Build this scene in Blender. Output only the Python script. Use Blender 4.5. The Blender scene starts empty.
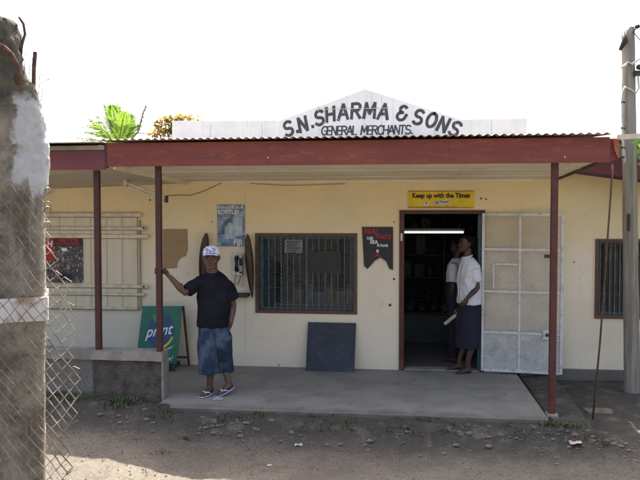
import bpy, bmesh, math, random
from mathutils import Vector, Matrix, noise
R = math.radians
UPV = Vector((0, 0, 1))
rng = random.Random(11)
sc = bpy.context.scene
COL = sc.collection

# ------------------------------------------------------------------ camera
FPX, EYE = 700.0, 2.05
TILT, YAW = math.atan(26 / 700), R(6.72)
cd = bpy.data.cameras.new('camera'); cam = bpy.data.objects.new('camera', cd); COL.objects.link(cam)
cam.location = (0, 0, EYE); cam.rotation_euler = (math.pi / 2 - TILT, 0, YAW)
cd.sensor_width = 36; cd.lens = 36 * FPX / 640; cd.clip_start = .05; cd.clip_end = 2000
sc.camera = cam

def P(px, py, Y):
    """point of the vertical plane at depth Y that a survey sight line through (px, py) meets"""
    x = (px - 320) / FPX; u = -(py - 240) / FPX
    fy = math.cos(TILT) + u * math.sin(TILT); fz = -math.sin(TILT) + u * math.cos(TILT)
    r = (x * math.cos(YAW) - fy * math.sin(YAW), x * math.sin(YAW) + fy * math.cos(YAW), fz)
    s = Y / r[1]
    return Vector((r[0] * s, Y, EYE + r[2] * s))

# ------------------------------------------------------------------ materials
MATS = {}
def node(nt, typ, **kw):
    n = nt.nodes.new(typ)
    for k, v in kw.items():
        if k in n.inputs: n.inputs[k].default_value = v
        else: setattr(n, k, v)
    return n
def noise_tex(nt, vec, scale, detail=5, rough=.6):
    n = node(nt, 'ShaderNodeTexNoise', Scale=scale, Detail=detail, Roughness=rough)
    nt.links.new(vec, n.inputs['Vector']); return n.outputs['Fac']
def ramp(nt, fac, a, b):
    r = node(nt, 'ShaderNodeMapRange'); r.interpolation_type = 'SMOOTHSTEP'
    r.inputs['From Min'].default_value = a; r.inputs['From Max'].default_value = b
    nt.links.new(fac, r.inputs['Value']); return r.outputs['Result']
def mixc(nt, fac, a, b, blend='MIX'):
    m = node(nt, 'ShaderNodeMix', data_type='RGBA', blend_type=blend)
    for sock, v in ((m.inputs[0], fac), (m.inputs[6], a), (m.inputs[7], b)):
        if hasattr(v, 'is_output'): nt.links.new(v, sock)
        elif isinstance(v, (int, float)): sock.default_value = v
        else: sock.default_value = (*v[:3], 1)
    return m.outputs[2]
def mth(nt, op, a, b=0.0, clamp=False):
    m = node(nt, 'ShaderNodeMath', operation=op, use_clamp=clamp)
    for s, v in ((m.inputs[0], a), (m.inputs[1], b)):
        if hasattr(v, 'is_output'): nt.links.new(v, s)
        else: s.default_value = v
    return m.outputs[0]
def base_mat(name):
    m = bpy.data.materials.new(name); m.use_nodes = True
    nt = m.node_tree; bs = nt.nodes['Principled BSDF']
    tc = node(nt, 'ShaderNodeTexCoord')
    MATS[name] = m
    return m, nt, bs, tc.outputs['Object']
def mapped(nt, vec, scale):
    mp = node(nt, 'ShaderNodeMapping'); mp.inputs['Scale'].default_value = scale
    nt.links.new(vec, mp.inputs['Vector']); return mp.outputs['Vector']
def mat(name, col, col2=None, scale=6, lo=.35, hi=.65, rough=.75, bump=.15, bscale=60, stretch=(1, 1, 1),
        fine=.12, fscale=90, metal=0, spec=.35, extra=None, bdist=.01):
    """two colours broken up by a noise, a fine grain over them, and a bump"""
    m, nt, bs, vec = base_mat(name)
    v = mapped(nt, vec, stretch)
    c = mixc(nt, ramp(nt, noise_tex(nt, v, scale), lo, hi), col, col2 if col2 else [x * .8 for x in col])
    g = noise_tex(nt, v, fscale, 3)
    c = mixc(nt, 1.0, c, mixc(nt, g, (1 - fine * 2,) * 3, (1 + fine * 2,) * 3), 'MULTIPLY')
    if extra: c = extra(nt, vec, c)
    nt.links.new(c, bs.inputs['Base Color'])
    bs.inputs['Roughness'].default_value = rough; bs.inputs['Metallic'].default_value = metal
    bs.inputs['Specular IOR Level'].default_value = spec
    if bump:
        b = node(nt, 'ShaderNodeBump', Strength=bump, Distance=bdist)
        nt.links.new(noise_tex(nt, v, bscale, 6), b.inputs['Height']); nt.links.new(b.outputs[0], bs.inputs['Normal'])
    return m
def xyz(nt, vec):
    s = node(nt, 'ShaderNodeSeparateXYZ'); nt.links.new(vec, s.inputs[0]); return s.outputs

def wall_extra(nt, vec, c):
    o = xyz(nt, vec)
    n = noise_tex(nt, vec, 2.2, 6)
    # splash dirt along the foot of the wall, skylight on the lower wall mixed into its paint, a few drips
    foot = mth(nt, 'ADD', o[2], mth(nt, 'MULTIPLY', n, -.5))
    c = mixc(nt, mth(nt, 'MULTIPLY', ramp(nt, foot, .02, -.26), .65), c, (.30, .25, .18))
    chalk = ramp(nt, mth(nt, 'ADD', o[2], mth(nt, 'MULTIPLY', noise_tex(nt, vec, 1.5, 5), .7)), 2.40, 1.75)  # paler lower wall: the daylight gradient painted into the colour
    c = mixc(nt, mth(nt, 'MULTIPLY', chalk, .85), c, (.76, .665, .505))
    st = noise_tex(nt, mapped(nt, vec, (14, 14, .7)), 1.6, 5)
    c = mixc(nt, mth(nt, 'MULTIPLY', ramp(nt, st, .6, .78), .22), c, (.36, .27, .15))
    blot = noise_tex(nt, vec, 9, 4)
    c = mixc(nt, mth(nt, 'MULTIPLY', ramp(nt, blot, .64, .74), .3), c, (.40, .33, .22))
    patch = noise_tex(nt, vec, .9, 3, .4)                                  # touched-up paint in larger areas
    c = mixc(nt, mth(nt, 'MULTIPLY', ramp(nt, patch, .52, .56), .22), c, (.60, .53, .38))
    hand = mth(nt, 'MULTIPLY', ramp(nt, mth(nt, 'ABSOLUTE', mth(nt, 'SUBTRACT', o[2], 1.05)), .65, .1), ramp(nt, noise_tex(nt, vec, 5, 7, .7), .52, .70))
    c = mixc(nt, mth(nt, 'MULTIPLY', hand, .35), c, (.42, .35, .25))
    crk = node(nt, 'ShaderNodeTexVoronoi', Scale=1.1, feature='DISTANCE_TO_EDGE')
    wv = node(nt, 'ShaderNodeVectorMath', operation='ADD'); nt.links.new(vec, wv.inputs[0])
    nz = node(nt, 'ShaderNodeTexNoise', Scale=4.0, Detail=5.0); nt.links.new(vec, nz.inputs['Vector'])
    sc_ = node(nt, 'ShaderNodeVectorMath', operation='SCALE'); sc_.inputs['Scale'].default_value = .5; nt.links.new(nz.outputs['Color'], sc_.inputs[0]); nt.links.new(sc_.outputs[0], wv.inputs[1])
    nt.links.new(wv.outputs[0], crk.inputs['Vector'])
    cr = mth(nt, 'MULTIPLY', ramp(nt, crk.outputs['Distance'], .006, .001), ramp(nt, noise_tex(nt, vec, 1.3, 2), .5, .6))
    c = mixc(nt, mth(nt, 'MULTIPLY', cr, .25), c, (.33, .26, .17))
    return c
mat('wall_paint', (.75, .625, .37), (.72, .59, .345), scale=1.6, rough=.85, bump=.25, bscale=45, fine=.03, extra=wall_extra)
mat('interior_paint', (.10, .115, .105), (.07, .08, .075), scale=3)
mat('maroon', (.20, .047, .030), (.155, .038, .026), scale=3, rough=.55, bump=.12, stretch=(.4, 1, 3), fine=.06, fscale=40,
    extra=lambda nt, vec, c: mixc(nt, mth(nt, 'MULTIPLY', ramp(nt, noise_tex(nt, mapped(nt, vec, (1, 1, 4)), 5, 6), .54, .72), .5), c, (.30, .115, .075)))
mat('purple_maroon', (.165, .042, .045), (.125, .036, .04), scale=2.5, rough=.6, bump=.12, stretch=(.5, 1, 2), fine=.06)
mat('post_maroon', (.066, .019, .017), (.042, .015, .014), scale=9, rough=.5, bump=.15, fine=.08)
mat('sunlit_orange', (.20, .04, .03), (.32, .10, .045), scale=7, lo=.4, hi=.6, rough=.6, bump=.2, stretch=(1, 1, .3), fine=.08)  # fascia end colour with its sunlight mixed in as orange
mat('post_right', (.095, .025, .02), (.065, .02, .017), scale=9, rough=.5, bump=.15, fine=.08,
    extra=lambda nt, vec, c: mixc(nt, ramp(nt, mth(nt, 'ADD', xyz(nt, vec)[2], mth(nt, 'MULTIPLY', noise_tex(nt, vec, 12, 5), .5)), .42, .1), c, (.20, .07, .04)))
mat('ceiling_sheet', (.74, .68, .55), (.66, .59, .46), scale=1.2, rough=.85, bump=.05, fine=.03,
    extra=lambda nt, vec, c: mixc(nt, mth(nt, 'MULTIPLY', ramp(nt, noise_tex(nt, vec, 3.3, 6), .58, .72), .3), c, (.33, .25, .15)))
mat('ceiling_old', (.52, .47, .37), (.44, .40, .31), scale=1.4, rough=.9, bump=.06, fine=.04, stretch=(.6, 2, 1))
mat('roof_sheet', (.36, .30, .25), (.24, .17, .13), scale=5, rough=.6, bump=.2, metal=.15, fine=.08, stretch=(2, .5, 1))
def slab_extra(nt, vec, c):
    y = xyz(nt, vec)[1]; n = noise_tex(nt, vec, 4, 6)
    edge = ramp(nt, mth(nt, 'ADD', y, mth(nt, 'MULTIPLY', n, -.5)), 7.12, 6.86)        # mud trodden onto the front edge
    c = mixc(nt, mth(nt, 'MULTIPLY', edge, .6), c, (.085, .07, .05))
    spots = ramp(nt, noise_tex(nt, vec, 24, 4), .66, .74)
    return mixc(nt, mth(nt, 'MULTIPLY', spots, .35), c, (.09, .08, .065))
mat('concrete', (.245, .228, .194), (.195, .18, .152), scale=2.2, rough=.85, bump=.3, bscale=80, fine=.08,
    extra=lambda nt, vec, c: slab_extra(nt, vec, mixc(nt, mth(nt, 'MULTIPLY', ramp(nt, noise_tex(nt, vec, 5, 7), .55, .72), .5), c, (.105, .094, .078))))
mat('concrete_cap', (.30, .27, .225), (.19, .17, .14), scale=5, rough=.9, bump=.5, bscale=50, fine=.1)
mat('low_wall_render', (.125, .105, .082), (.06, .05, .04), scale=7, rough=.95, bump=1.0, bscale=30, bdist=.03, fine=.15,
    extra=lambda nt, vec, c: mixc(nt, mth(nt, 'MULTIPLY', ramp(nt, mth(nt, 'ADD', xyz(nt, vec)[0], mth(nt, 'MULTIPLY', noise_tex(nt, vec, 6, 4), .06)), -.08, -.12), .6), c, (.24, .22, .185)))
def sign_extra(nt, vec, c):
    st = noise_tex(nt, mapped(nt, vec, (9, 9, .5)), 2.0, 6)
    c = mixc(nt, mth(nt, 'MULTIPLY', ramp(nt, st, .5, .75), .45), c, (.46, .51, .51))
    ru = noise_tex(nt, mapped(nt, vec, (16, 16, .8)), 1.4, 4)
    return mixc(nt, mth(nt, 'MULTIPLY', ramp(nt, ru, .68, .78), .4), c, (.36, .27, .16))
mat('sign_white', (.76, .80, .77), (.68, .73, .71), scale=3, rough=.65, bump=.1, fine=.03, extra=sign_extra)
def faded(name, col, under, lo, hi, scale=22):
    m, nt, bs, vec = base_mat(name)
    f = ramp(nt, noise_tex(nt, mapped(nt, vec, (1, 1, .5)), scale, 6, .7), lo, hi)
    nt.links.new(mixc(nt, f, col, under), bs.inputs['Base Color']); bs.inputs['Roughness'].default_value = .8
    return m
faded('sign_ink', (.05, .055, .06), (.40, .43, .45), .54, .8, 40)
faded('white_ink', (.75, .75, .73), (.5, .5, .5), .6, .9)
faded('red_ink', (.42, .03, .03), (.22, .03, .03), .5, .8)
faded('black_ink', (.02, .02, .02), (.06, .06, .05), .5, .8)
faded('chalk', (.16, .175, .19), (.05, .06, .08), .42, .56, 45)
faded('poster_ink', (.72, .75, .74), (.42, .50, .56), .45, .7, 40)
mat('poster_pale', (.46, .52, .55), (.28, .37, .46), scale=9, lo=.42, hi=.6, rough=.45, bump=0, stretch=(2, 1, .7))
mat('poster_deep', (.05, .085, .14), (.12, .18, .25), scale=12, lo=.4, hi=.62, rough=.45, bump=0)
mat('yellow_board', (.72, .52, .015), (.62, .43, .012), scale=6, rough=.45, bump=.05, fine=.04)
mat('black_board', (.018, .017, .018), (.03, .026, .026), scale=8, rough=.5, bump=.1, fine=.1)
mat('green_board', (.02, .16, .09), (.016, .12, .07), scale=3, rough=.4, bump=.05, fine=.04)
mat('navy_disc', (.02, .055, .14), (.016, .07, .13), scale=6, rough=.4, bump=0, fine=.04)
mat('leaf_green_ink', (.06, .30, .06), None, rough=.4, bump=0)
mat('slate', (.030, .036, .046), (.046, .052, .062), scale=4, rough=.7, bump=.15, fine=.12,
    extra=lambda nt, vec, c: mixc(nt, mth(nt, 'MULTIPLY', ramp(nt, noise_tex(nt, mapped(nt, vec, (1, 1, 2)), 6, 7), .55, .75), .3), c, (.16, .17, .19)))
mat('timber_dark', (.055, .038, .026), (.095, .066, .043), scale=8, rough=.75, bump=.3, stretch=(4, 4, .6), fine=.12)
mat('window_wood', (.13, .075, .05), (.09, .05, .035), scale=9, rough=.7, bump=.25, stretch=(2, 2, 2), fine=.1)
mat('teal_metal', (.07, .135, .155), (.05, .095, .108), scale=9, rough=.5, bump=.1, fine=.08)
mat('mesh_grey', (.16, .165, .155), (.10, .10, .095), scale=14, rough=.6, bump=0)
mat('bar_metal', (.24, .28, .28), (.13, .16, .16), scale=14, rough=.5, bump=.1, fine=.1)
mat('dark_metal', (.035, .04, .042), (.06, .05, .042), scale=20, rough=.6, bump=.1, metal=.3, fine=.1)
mat('gate_white', (.60, .585, .54), (.42, .40, .36), scale=12, lo=.45, hi=.7, rough=.6, bump=.2, fine=.08,
    extra=lambda nt, vec, c: mixc(nt, mth(nt, 'MULTIPLY', ramp(nt, noise_tex(nt, vec, 26, 5), .62, .70), .7), c, (.22, .12, .07)))
mat('gate_wire', (.66, .645, .60), (.52, .50, .46), scale=5, rough=.6, bump=0, fine=.03)
mat('shutter_paint', (.66, .59, .43), (.60, .53, .38), scale=3, rough=.8, bump=.2, stretch=(4, 1, .5), fine=.05)
mat('shutter_gap', (.40, .33, .22), (.32, .26, .17), bump=0)
mat('shutter_bar', (.68, .61, .46), (.52, .45, .32), scale=10, rough=.7, bump=.2, fine=.08)
mat('bare_plaster', (.36, .25, .13), (.31, .215, .11), scale=4, rough=.95, bump=.35, bscale=25, stretch=(.4, 1, 6), fine=.08)
mat('white_plastic', (.62, .62, .60), (.5, .5, .47), scale=8, rough=.5, bump=.05, fine=.04)
mat('black_plastic', (.012, .012, .013), (.02, .02, .02), scale=8, rough=.35, bump=.03)
mat('rust', (.125, .062, .036), (.06, .036, .026), scale=30, rough=.9, bump=.5, bscale=120, fine=.2)
mat('fence_wire', (.13, .105, .075), (.30, .26, .20), scale=14, rough=.5, bump=.1, metal=.5, fine=.15)
mat('pole_wood', (.29, .26, .21), (.18, .16, .13), scale=4, rough=.9, bump=.6, bscale=30, stretch=(5, 5, .35), fine=.14)
mat('wire_black', (.02, .02, .02), None, rough=.6, bump=0)
mat('joint_grey', (.42, .44, .45), None, bump=0)
mat('cable_grey', (.16, .14, .12), None, rough=.7, bump=0)
mat('porcelain', (.6, .58, .52), (.4, .37, .32), scale=12, rough=.3, bump=0)
mat('litter_white', (.42, .42, .41), (.3, .3, .29), scale=20, rough=.8, bump=.2)
mat('litter_pink', (.46, .30, .27), (.5, .38, .34), scale=20, rough=.8, bump=.2)
mat('stone', (.19, .175, .155), (.105, .095, .082), scale=9, rough=.9, bump=.6, bscale=40, fine=.15)
mat('stone_brown', (.18, .145, .11), (.11, .09, .07), scale=9, rough=.95, bump=.6, bscale=40, fine=.15)
mat('weed', (.045, .075, .022), (.075, .085, .03), scale=5, rough=.7, bump=0)
mat('dry_stick', (.30, .25, .18), (.2, .16, .11), scale=14, rough=.9, bump=.3)
mat('skin_man', (.112, .062, .041), (.092, .051, .034), scale=14, rough=.5, bump=.1, bscale=160, fine=.04)
mat('skin_boy', (.075, .040, .027), (.06, .033, .023), scale=14, rough=.5, bump=.1, bscale=160, fine=.04)
mat('lip', (.12, .045, .035), None, rough=.45, bump=0)
mat('teeth', (.6, .57, .5), None, rough=.3, bump=0)
mat('hair', (.006, .005, .005), (.011, .009, .008), scale=90, rough=.95, bump=.6, bscale=300, spec=.08)
mat('eye_white', (.30, .27, .24), None, rough=.2, bump=0, fine=0)
mat('eye_dark', (.012, .008, .006), None, rough=.15, bump=0, fine=0)
mat('black_cotton', (.010, .0105, .013), (.015, .016, .019), scale=5, rough=.95, bump=.3, bscale=260, bdist=.003, fine=.1, fscale=300, spec=.1)
mat('white_cotton', (.66, .66, .67), (.56, .56, .58), scale=5, rough=.9, bump=.25, bscale=200, bdist=.003, fine=.03, spec=.15)
mat('navy_cotton', (.022, .022, .034), (.03, .029, .042), scale=5, rough=.95, bump=.3, bscale=220, bdist=.003, fine=.08, spec=.1)
def denim_extra(nt, vec, c):
    o = xyz(nt, vec)
    wear = ramp(nt, mth(nt, 'ADD', noise_tex(nt, mapped(nt, vec, (3.2, 1, 1.6)), 2.4, 4), 0.0), .46, .62)
    c = mixc(nt, mth(nt, 'MULTIPLY', wear, .6), c, (.10, .132, .175))
    return c
mat('denim', (.024, .036, .058), (.033, .047, .072), scale=7, rough=.95, bump=.5, bscale=240, bdist=.003, fine=.16, fscale=260, spec=.1, extra=denim_extra)
mat('cap_cloth', (.70, .70, .73), (.62, .62, .66), scale=9, rough=.85, bump=.2, bscale=200, bdist=.002, fine=.03)
mat('blue_thread', (.06, .10, .33), None, rough=.8, bump=0)
mat('sandal_blue', (.05, .09, .22), (.07, .12, .26), scale=20, rough=.7, bump=.1)
mat('sandal_white', (.62, .66, .70), None, rough=.6, bump=0)
mat('paper_tan', (.42, .34, .21), (.36, .28, .17), scale=12, rough=.85, bump=.2)
mat('paper_grey', (.30, .31, .31), (.22, .23, .24), scale=14, rough=.85, bump=.05)
mat('palm_trunk', (.20, .17, .13), (.13, .11, .085), scale=8, rough=.9, bump=.6, stretch=(1, 1, 5))
mat('bark', (.15, .12, .09), (.09, .07, .05), scale=8, rough=.95, bump=.6, stretch=(3, 3, .6))
def leafmat(name, c1, c2, trans=.35, scale=1.2):
    m, nt, bs, vec = base_mat(name)
    c = mixc(nt, ramp(nt, noise_tex(nt, vec, scale, 4), .38, .62), c1, c2)
    nt.links.new(c, bs.inputs['Base Color']); bs.inputs['Roughness'].default_value = .45
    tr = node(nt, 'ShaderNodeBsdfTranslucent'); nt.links.new(mixc(nt, 1.0, c, (1.6, 1.9, .8), 'MULTIPLY'), tr.inputs['Color'])
    mx = node(nt, 'ShaderNodeMixShader'); mx.inputs[0].default_value = trans
    nt.links.new(bs.outputs[0], mx.inputs[1]); nt.links.new(tr.outputs[0], mx.inputs[2])
    nt.links.new(mx.outputs[0], nt.nodes['Material Output'].inputs['Surface'])
    return m
leafmat('palm_leaf', (.075, .13, .025), (.12, .17, .045), .42)
leafmat('leaf_dark', (.04, .075, .02), (.06, .10, .028), .35)
leafmat('leaf_bright', (.06, .13, .02), (.09, .17, .03), .45)
leafmat('leaf_orange', (.28, .15, .035), (.10, .11, .03), .35, 2.5)
# glass: mostly clear with a fresnel reflection
m, nt, bs, vec = base_mat('glass')
tp = node(nt, 'ShaderNodeBsdfTransparent'); tp.inputs[0].default_value = (.72, .78, .78, 1)
gl = node(nt, 'ShaderNodeBsdfGlossy'); gl.inputs['Roughness'].default_value = .04
fr = node(nt, 'ShaderNodeFresnel'); fr.inputs[0].default_value = 1.3
mx = node(nt, 'ShaderNodeMixShader'); nt.links.new(fr.outputs[0], mx.inputs[0])
nt.links.new(tp.outputs[0], mx.inputs[1]); nt.links.new(gl.outputs[0], mx.inputs[2])
nt.links.new(mx.outputs[0], nt.nodes['Material Output'].inputs['Surface'])
m, nt, bs, vec = base_mat('lamp_lit')
bs.inputs['Emission Color'].default_value = (1, 1, .95, 1); bs.inputs['Emission Strength'].default_value = .55
# pictures on the two posters
m, nt, bs, vec = base_mat('poster_blue')
o = xyz(nt, vec)
c = mixc(nt, ramp(nt, noise_tex(nt, mapped(nt, vec, (1, 1, 1.4)), 9, 5), .42, .58), (.07, .13, .24), (.20, .28, .36))
c = mixc(nt, mth(nt, 'MULTIPLY', ramp(nt, noise_tex(nt, vec, 16, 5), .52, .66), .8), c, (.48, .50, .46))
c = mixc(nt, ramp(nt, mth(nt, 'ADD', o[2], mth(nt, 'MULTIPLY', noise_tex(nt, vec, 7, 4), .3)), .13, .03), c, (.03, .10, .26))
nt.links.new(c, bs.inputs['Base Color']); bs.inputs['Roughness'].default_value = .4
m, nt, bs, vec = base_mat('poster_crowd')
o = xyz(nt, vec)
vo = node(nt, 'ShaderNodeTexVoronoi', Scale=26.0); nt.links.new(mapped(nt, vec, (1.3, 1, .75)), vo.inputs['Vector'])
c = mixc(nt, ramp(nt, vo.outputs['Distance'], .15, .6), (.34, .33, .33), (.02, .018, .02))
c = mixc(nt, ramp(nt, noise_tex(nt, vec, 11, 5), .42, .55), (.028, .025, .028), c)
c = mixc(nt, mth(nt, 'MULTIPLY', ramp(nt, noise_tex(nt, vec, 8, 3), .55, .62), .6), c, (.25, .08, .07))
nt.links.new(c, bs.inputs['Base Color']); bs.inputs['Roughness'].default_value = .4
# weathered gate pillar: grey mossy concrete with a patch of old limewash in its upper part
m, nt, bs, vec = base_mat('pillar_concrete')
o = xyz(nt, vec)
n1 = noise_tex(nt, vec, 7, 8, .7); n2 = noise_tex(nt, vec, 22, 6, .7); n3 = noise_tex(nt, mapped(nt, vec, (9, 9, 1.2)), 3, 6)
c = mixc(nt, ramp(nt, n1, .38, .62), (.155, .13, .088), (.36, .315, .24))
c = mixc(nt, mth(nt, 'MULTIPLY', ramp(nt, n2, .55, .7), .7), c, (.065, .06, .045))
c = mixc(nt, mth(nt, 'MULTIPLY', ramp(nt, n3, .52, .66), .55), c, (.40, .37, .31))
hi_ = ramp(nt, mth(nt, 'ADD', o[2], mth(nt, 'MULTIPLY', n1, .16)), 2.44, 2.54)     # dark crumbling top
c = mixc(nt, mth(nt, 'MULTIPLY', hi_, .8), c, mixc(nt, ramp(nt, n2, .4, .6), (.10, .095, .045), (.045, .04, .035)))
edge = mth(nt, 'ADD', o[0], mth(nt, 'MULTIPLY', mth(nt, 'SUBTRACT', n1, .5), .16))
low_ = mth(nt, 'ADD', o[2], mth(nt, 'MULTIPLY', mth(nt, 'SUBTRACT', n3, .5), .28))
pw = mth(nt, 'MULTIPLY', ramp(nt, edge, .155, .18), mth(nt, 'MULTIPLY', ramp(nt, low_, 2.14, 2.17), ramp(nt, mth(nt, 'ADD', o[2], mth(nt, 'MULTIPLY', n2, .1)), 2.54, 2.50)))
c = mixc(nt, pw, c, mixc(nt, n2, (.44, .44, .42), (.64, .64, .60)))
nt.links.new(c, bs.inputs['Base Color']); bs.inputs['Roughness'].default_value = .95
b = node(nt, 'ShaderNodeBump', Strength=1.0, Distance=.02); nt.links.new(mth(nt, 'ADD', mth(nt, 'ADD', n2, n1), mth(nt, 'MULTIPLY', noise_tex(nt, vec, 75, 5, .75), .7)), b.inputs['Height']); nt.links.new(b.outputs[0], bs.inputs['Normal'])
mat('limewash_rusty', (.60, .59, .57), (.50, .46, .40), scale=10, rough=.9, bump=.3, fine=.06,
    extra=lambda nt, vec, c: mixc(nt, mth(nt, 'MULTIPLY', ramp(nt, noise_tex(nt, vec, 13, 6), .48, .64), .85), c, (.30, .20, .10)))
# dirt road
m, nt, bs, vec = base_mat('dirt')
n1 = noise_tex(nt, vec, 1.3, 7); n2 = noise_tex(nt, vec, 30, 6, .7); n3 = noise_tex(nt, vec, 120, 3)
c = mixc(nt, ramp(nt, n1, .38, .62), (.096, .083, .064), (.134, .117, .091))
c = mixc(nt, mth(nt, 'MULTIPLY', ramp(nt, noise_tex(nt, vec, 7, 7, .7), .45, .62), .5), c, (.072, .056, .040))
c = mixc(nt, mth(nt, 'MULTIPLY', ramp(nt, n2, .48, .66), .6), c, (.050, .040, .030))
vo = node(nt, 'ShaderNodeTexVoronoi', Scale=34.0); nt.links.new(vec, vo.inputs['Vector'])
sp = node(nt, 'ShaderNodeSeparateColor'); nt.links.new(vo.outputs['Color'], sp.inputs[0])
peb = mth(nt, 'MULTIPLY', ramp(nt, vo.outputs['Distance'], .36, .24), ramp(nt, sp.outputs[0], .72, .76))
c = mixc(nt, mth(nt, 'MULTIPLY', peb, .7), c, (.25, .22, .19))
c = mixc(nt, mth(nt, 'MULTIPLY', n3, .35), c, (.10, .08, .06))
o = xyz(nt, vec)
damp = mth(nt, 'MULTIPLY', ramp(nt, mth(nt, 'ADD', o[1], mth(nt, 'MULTIPLY', noise_tex(nt, vec, 3, 5), .5)), 6.75, 7.2), ramp(nt, noise_tex(nt, vec, 6, 5), .30, .5))
c = mixc(nt, mth(nt, 'MULTIPLY', damp, .8), c, (.036, .032, .023))
nt.links.new(c, bs.inputs['Base Color']); bs.inputs['Roughness'].default_value = .95
b = node(nt, 'ShaderNodeBump', Strength=.8, Distance=.012)
nt.links.new(mth(nt, 'ADD', mth(nt, 'ADD', n2, mth(nt, 'MULTIPLY', peb, .7)), mth(nt, 'MULTIPLY', n3, .4)), b.inputs['Height'])
nt.links.new(b.outputs[0], bs.inputs['Normal'])

# ------------------------------------------------------------------ mesh helpers
def basis(d):
    d = d.normalized(); up = Vector((0, 0, 1)) if abs(d.z) < .9 else Vector((1, 0, 0))
    a = d.cross(up).normalized(); return a, a.cross(d).normalized()
class MB:
    def __init__(s): s.v, s.f = [], []
    def add(s, vs, fs):
        k = len(s.v); s.v += [Vector(p) for p in vs]; s.f += [tuple(i + k for i in f) for f in fs]; return s
    def box(s, x0, x1, y0, y1, z0, z1, mtx=None):
        vs = [Vector((x, y, z)) for z in (z0, z1) for y in (y0, y1) for x in (x0, x1)]
        if mtx is not None: vs = [mtx @ p for p in vs]
        return s.add(vs, [(0, 2, 3, 1), (4, 5, 7, 6), (0, 1, 5, 4), (2, 6, 7, 3), (0, 4, 6, 2), (1, 3, 7, 5)])
    def prism(s, pts, y0, y1):
        """outline in X-Z pushed from y0 back to y1"""
        n = len(pts)
        s.add([(p[0], y0, p[1]) for p in pts] + [(p[0], y1, p[1]) for p in pts],
              [tuple(range(n)), tuple(range(2 * n - 1, n - 1, -1))] + [(i, i + n, (i + 1) % n + n, (i + 1) % n) for i in range(n)])
        return s
    def bar(s, a, b, w, h=None, up=None):
        a, b = Vector(a), Vector(b); h = h or w; d = (b - a).normalized()
        if up is None: p, q = basis(d)
        else: p = d.cross(Vector(up)).normalized(); q = p.cross(d)
        vs = [c + p * sx * w / 2 + q * sy * h / 2 for c in (a, b) for sx, sy in ((-1, -1), (1, -1), (1, 1), (-1, 1))]
        return s.add(vs, [(3, 2, 1, 0), (4, 5, 6, 7)] + [(i, (i + 1) % 4, (i + 1) % 4 + 4, i + 4) for i in range(4)])
    def tube(s, pts, r, n=8, round_ends=False):
        pts = [Vector(p) for p in pts]; rs = list(r) if hasattr(r, '__len__') else [r] * len(pts)
        if round_ends:
            d0 = (pts[0] - pts[1]).normalized(); d1 = (pts[-1] - pts[-2]).normalized()
            P0, R0, PN, RN = pts[0], rs[0], pts[-1], rs[-1]
            pts = [P0 + d0 * R0 * .92, P0 + d0 * R0 * .6] + pts + [PN + d1 * RN * .6, PN + d1 * RN * .92]
            rs = [R0 * .35, R0 * .8] + rs + [RN * .8, RN * .35]
        N = len(pts); vs = []; a = None
        for i, p in enumerate(pts):
            d = (pts[min(i + 1, N - 1)] - pts[max(i - 1, 0)])
            if d.length < 1e-9: d = Vector((0, 0, 1))
            d.normalize()
            if a is None: a, _ = basis(d)
            a = a - d * a.dot(d)
            if a.length < 1e-6: a, _ = basis(d)
            a.normalize(); b_ = d.cross(a)
            vs += [p + (a * math.cos(t) + b_ * math.sin(t)) * rs[i] for t in (2 * math.pi * k / n for k in range(n))]
        fs = [(i * n + k, i * n + (k + 1) % n, (i + 1) * n + (k + 1) % n, (i + 1) * n + k) for i in range(N - 1) for k in range(n)]
        fs += [tuple(range(n - 1, -1, -1)), tuple(range((N - 1) * n, N * n))]
        return s.add(vs, fs)
    def loft(s, secs, n=22, power=2.0, front=Vector((0, -1, 0)), side=Vector((1, 0, 0))):
        """sections (centre, half width along side, half depth along front)"""
        vs = []
        for sec in secs:
            c, a, b_ = sec[:3]; sd, fr = (sec[3], sec[4]) if len(sec) > 3 else (side, front)
            for k in range(n):
                t = 2 * math.pi * k / n; ct, st = math.cos(t), math.sin(t)
                e = 2 / power
                vs.append(Vector(c) + sd * a * math.copysign(abs(ct) ** e, ct) + fr * b_ * math.copysign(abs(st) ** e, st))
        N = len(secs)
        fs = [(i * n + k, i * n + (k + 1) % n, (i + 1) * n + (k + 1) % n, (i + 1) * n + k) for i in range(N - 1) for k in range(n)]
        fs += [tuple(range(n - 1, -1, -1)), tuple(range((N - 1) * n, N * n))]
        return s.add(vs, fs)
    def ball(s, c, r, n=10, mtx=None):
        c = Vector(c); r = r if hasattr(r, '__len__') else (r, r, r)
        vs = [Vector((0, 0, 1))]
        for i in range(1, n):
            for k in range(n * 2):
                th, ph = math.pi * i / n, math.pi * k / n
                vs.append(Vector((math.sin(th) * math.cos(ph), math.sin(th) * math.sin(ph), math.cos(th))))
        vs.append(Vector((0, 0, -1))); m_ = n * 2
        fs = [(0, 1 + k, 1 + (k + 1) % m_) for k in range(m_)]
        for i in range(n - 2):
            for k in range(m_): fs.append((1 + i * m_ + k, 1 + (i + 1) * m_ + k, 1 + (i + 1) * m_ + (k + 1) % m_, 1 + i * m_ + (k + 1) % m_))
        L = len(vs) - 1
        fs += [(L, 1 + (n - 2) * m_ + (k + 1) % m_, 1 + (n - 2) * m_ + k) for k in range(m_)]
        vs = [Vector((p.x * r[0], p.y * r[1], p.z * r[2])) for p in vs]
        if mtx is not None: vs = [mtx @ p for p in vs]
        return s.add([p + c for p in vs], fs)
    def mesh(s, name, off=Vector()):
        me = bpy.data.meshes.new(name); me.from_pydata([p - off for p in s.v], [], s.f); me.validate()
        bm = bmesh.new(); bm.from_mesh(me); bmesh.ops.recalc_face_normals(bm, faces=bm.faces); bm.to_mesh(me); bm.free()
        return me
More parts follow.
